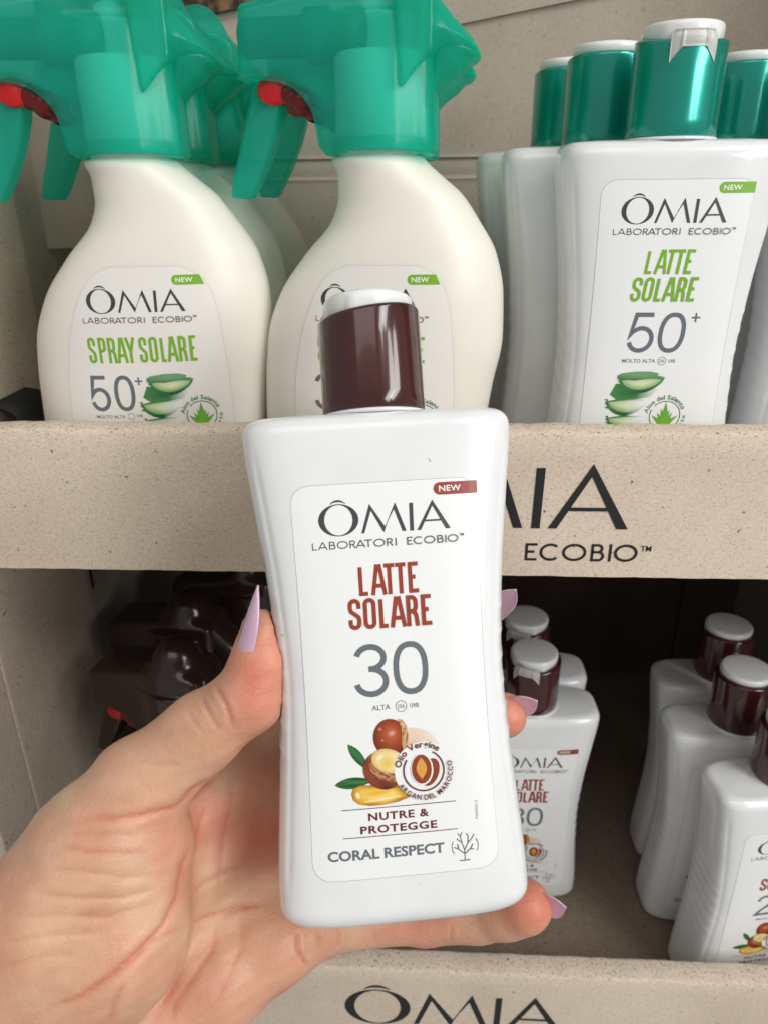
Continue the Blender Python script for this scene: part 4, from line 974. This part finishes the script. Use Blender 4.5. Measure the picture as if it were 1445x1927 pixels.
# creases, folds and tendons, each a polyline over the palm: (points in the photo's frame, depth cm, half width cm)
def proj(V): dd = V @ FW; return CX + FPX * (V @ RI) / dd, CY + FPX * (V @ DI) / dd, dd
creases = [([(0, 1775), (60, 1765), (120, 1760), (200, 1752)], .03, .09),
           ([(376, 1478), (355, 1500), (330, 1520), (270, 1535), (215, 1541), (150, 1536)], .085, .10),
           ([(400, 1470), (376, 1478), (345, 1500)], .07, .10),
           ([(100, 1590), (160, 1602), (210, 1606), (280, 1606)], .045, .09), ([(120, 1566), (200, 1570), (260, 1572)], .025, .08),
           ([(80, 1635), (160, 1640), (240, 1652), (300, 1648)], .03, .10), ([(60, 1680), (150, 1690), (230, 1690), (300, 1672)], .045, .11),
           ([(20, 1725), (120, 1722), (200, 1726), (280, 1700)], .035, .11), ([(0, 1820), (80, 1800), (150, 1795)], .03, .12),
           ([(388, 1520), (372, 1570), (345, 1630), (335, 1690), (310, 1740), (265, 1790), (215, 1835), (150, 1880), (90, 1900)], .12, .13),
           ([(290, 1770), (340, 1745), (400, 1722), (450, 1708), (500, 1700)], .08, .10),
           ([(330, 1700), (380, 1665), (430, 1640), (470, 1625)], .05, .10), ([(425, 1440), (440, 1500), (425, 1560), (415, 1630), (412, 1700)], .03, .12),
           ([(410, 1720), (400, 1790), (370, 1830), (330, 1890), (320, 1927)], .045, .16), ([(455, 1715), (455, 1780), (430, 1840), (400, 1900)], .035, .15),
           ([(350, 1770), (330, 1850), (300, 1900)], .05, .14), ([(235, 1850), (215, 1890), (205, 1927)], .05, .12),
           ([(560, 1752), (562, 1790), (580, 1822)], .085, .07), ([(598, 1748), (604, 1790)], .05, .06), ([(640, 1755), (636, 1780)], .05, .05), ([(700, 1745), (705, 1775)], .03, .05), ([(850, 1735), (846, 1775)], .03, .06),
           ([(405, 1290), (425, 1325), (440, 1370)], .06, .07), ([(378, 1310), (395, 1345), (415, 1375)], .05, .06), ([(440, 1420), (480, 1390), (520, 1365)], .055, .07), ([(352, 1335), (368, 1362), (386, 1385)], .025, .06), ([(350, 1440), (300, 1440), (250, 1430)], .02, .08)]
N = vnormals(V, Fc); px, py, dd = proj(V); face = np.clip(-(N @ FW) * 1.5, 0, 1)
disp = np.zeros(len(V)); red = np.zeros(len(V)); line = np.zeros(len(V))
for pts, dep, wd in creases:
    pts = np.array(pts, float); best = np.full(len(V), 1e9); tt = np.zeros(len(V)); tot = len(pts) - 1
    for i in range(tot):
        a, b = pts[i], pts[i + 1]; e = b - a; t = np.clip(((px - a[0]) * e[0] + (py - a[1]) * e[1]) / (e @ e), 0, 1)
        d = np.hypot(px - a[0] - t * e[0], py - a[1] - t * e[1]) * dd / FPX; m_ = d < best; best[m_] = d[m_]; tt[m_] = ((i + t) / tot)[m_]
    env = np.clip(np.minimum(tt, 1 - tt) * 5 + .15, 0, 1) * face; g = np.exp(-(best / wd) ** 2)
    disp -= (.50 * g + .48 * np.exp(-(best / (wd * .42)) ** 2)) * dep * env; line = line + np.exp(-(best / (wd * .38)) ** 2) * env * min(1, dep * 12); disp += dep * .18 * np.exp(-((best - 2.2 * wd) / wd) ** 2) * env; red += g * env * min(1, dep * 9)
# soft tendons and pads
for (a, b, c_, amp) in ((430, 1770, 24, .02), (370, 1800, 24, .02), (490, 1765, 28, .02)):
    disp += amp * np.exp(-((px - a + (py - b) * .25) / c_) ** 2 - ((py - b) / 70) ** 2) * face
ph = (V @ RI * 1.9 + V @ DI * 3.1); disp += .012 * np.sin(ph * 2.3) * np.sin(V @ DI * 5.7 + 1) 
V = V + N * disp[:, None]
# skin tone: fingertips redder, palm mottled
rng = np.random.RandomState(3)
def blob(c, s): return np.exp(-((px - c[0]) ** 2 + (py - c[1]) ** 2) / (2 * s * s))
pink = 1.0 * blob((500, 1240), 55) + .5 * blob((480, 1330), 50) + .8 * blob((960, 1350), 50) + .85 * blob((1010, 1710), 60) + .4 * blob((780, 1760), 80) + .8 * blob((480, 1560), 60) + .35 * blob((300, 1570), 60) + .3 * blob((300, 1860), 60) + .35 * blob((530, 1850), 60)
mott = np.zeros(len(V))
for _ in range(26): dv = rng.normal(size=3); mott += np.sin(V @ dv * 1.6 + rng.uniform(0, 6)) / 26 * 3.2
pink = np.clip(pink + .22 * mott + .45 * np.clip(red, 0, 1), 0, 1.2)[:, None]
base_c = np.array([.66, .395, .265]); pink_c = np.array([.67, .24, .165]); yel = np.array([.68, .46, .30])
tone = base_c + (pink_c - base_c) * np.clip(pink, 0, 1) + (yel - base_c) * np.clip(-.5 * mott, 0, .6)[:, None] * .8
tone = tone * (1 - np.clip(line, 0, 1)[:, None] * np.array([.13, .30, .34]))
hc = H(350, 1700, 23)
hand = link('hand', newmesh('hand', V - hc, Fc, skin, True, tone)); hand.location = wm(hc)
hand['label'] = 'left hand with long lilac nails holding the large white bottle from behind'; hand['category'] = 'hand'
sd_ = hand.modifiers.new('smooth', 'SUBSURF'); sd_.levels = 1; sd_.render_levels = 1
def nail(b, t, nrm, wd, curve=.12, name='nail', label=None, point=2.0, arc_=62, sharp=.5):
    b = np.array(b); t = np.array(t); d = t - b; L = np.linalg.norm(d); d /= L; nrm = np.array(nrm, float); nrm -= (nrm @ d) * d; nrm /= np.linalg.norm(nrm); s_ = np.cross(d, nrm)
    rows = []; ns, na = 26, 14
    for i in range(ns + 1):
        s = i / ns
        pr = max(.004, 1 - ((.26 - s) / .26) ** 2) ** .5 if s < .26 else 1.0
        if s > sharp: pr = max(1 - ((s - sharp) / (1 - sharp)) ** point, .02)
        hw = wd / 2 * pr; row = []
        for j in range(na + 1):
            a = R(arc_) * (2 * j / na - 1); q_ = b + d * L * s + s_ * hw * math.sin(a) / math.sin(R(arc_)) + nrm * (hw * (math.cos(a) - 1) * 1.0 - curve * L * s * s + .02)
            row.append(q_)
        rows.append(row)
    nn = na + 1; n_ = (ns + 1) * nn; v = [tuple(p - hc) for r_ in rows for p in r_]; v2 = [tuple(np.array(p) - nrm * .045) for p in v]
    f = [(i * nn + j, i * nn + j + 1, (i + 1) * nn + j + 1, (i + 1) * nn + j) for i in range(ns) for j in range(na)]
    f2 = [tuple(reversed([k + n_ for k in q_])) for q_ in f]; per = list(range(nn)) + [i * nn + na for i in range(1, ns + 1)] + [ns * nn + j for j in range(na - 1, -1, -1)] + [i * nn for i in range(ns - 1, 0, -1)]
    side = [(per[a], per[a] + n_, per[(a + 1) % len(per)] + n_, per[(a + 1) % len(per)]) for a in range(len(per))]
    o = link(name, newmesh('nail', v + v2, f + f2 + side, nailm), hand, label); return o
nail(H(437, 1268, 20.08), H(478, 1100, 19.85), cv(-.85, .05, .52), .90, .05, label='long pointed lilac thumb nail', sharp=.32, point=1.9)
nail(H(915, 1162, 24.5), H(971, 1108, 23.5), cv(.15, .25, -.95), .80, .02, point=2.6, arc_=38)
nail(H(945, 1334, 24.15), H(1012, 1316, 23.2), cv(.15, .30, -.94), .80, .05, point=2.8, arc_=38)
nail(H(995, 1694, 23.5), H(1066, 1705, 22.7), cv(.20, .20, -.95), .86, .05, point=2.8, arc_=38)
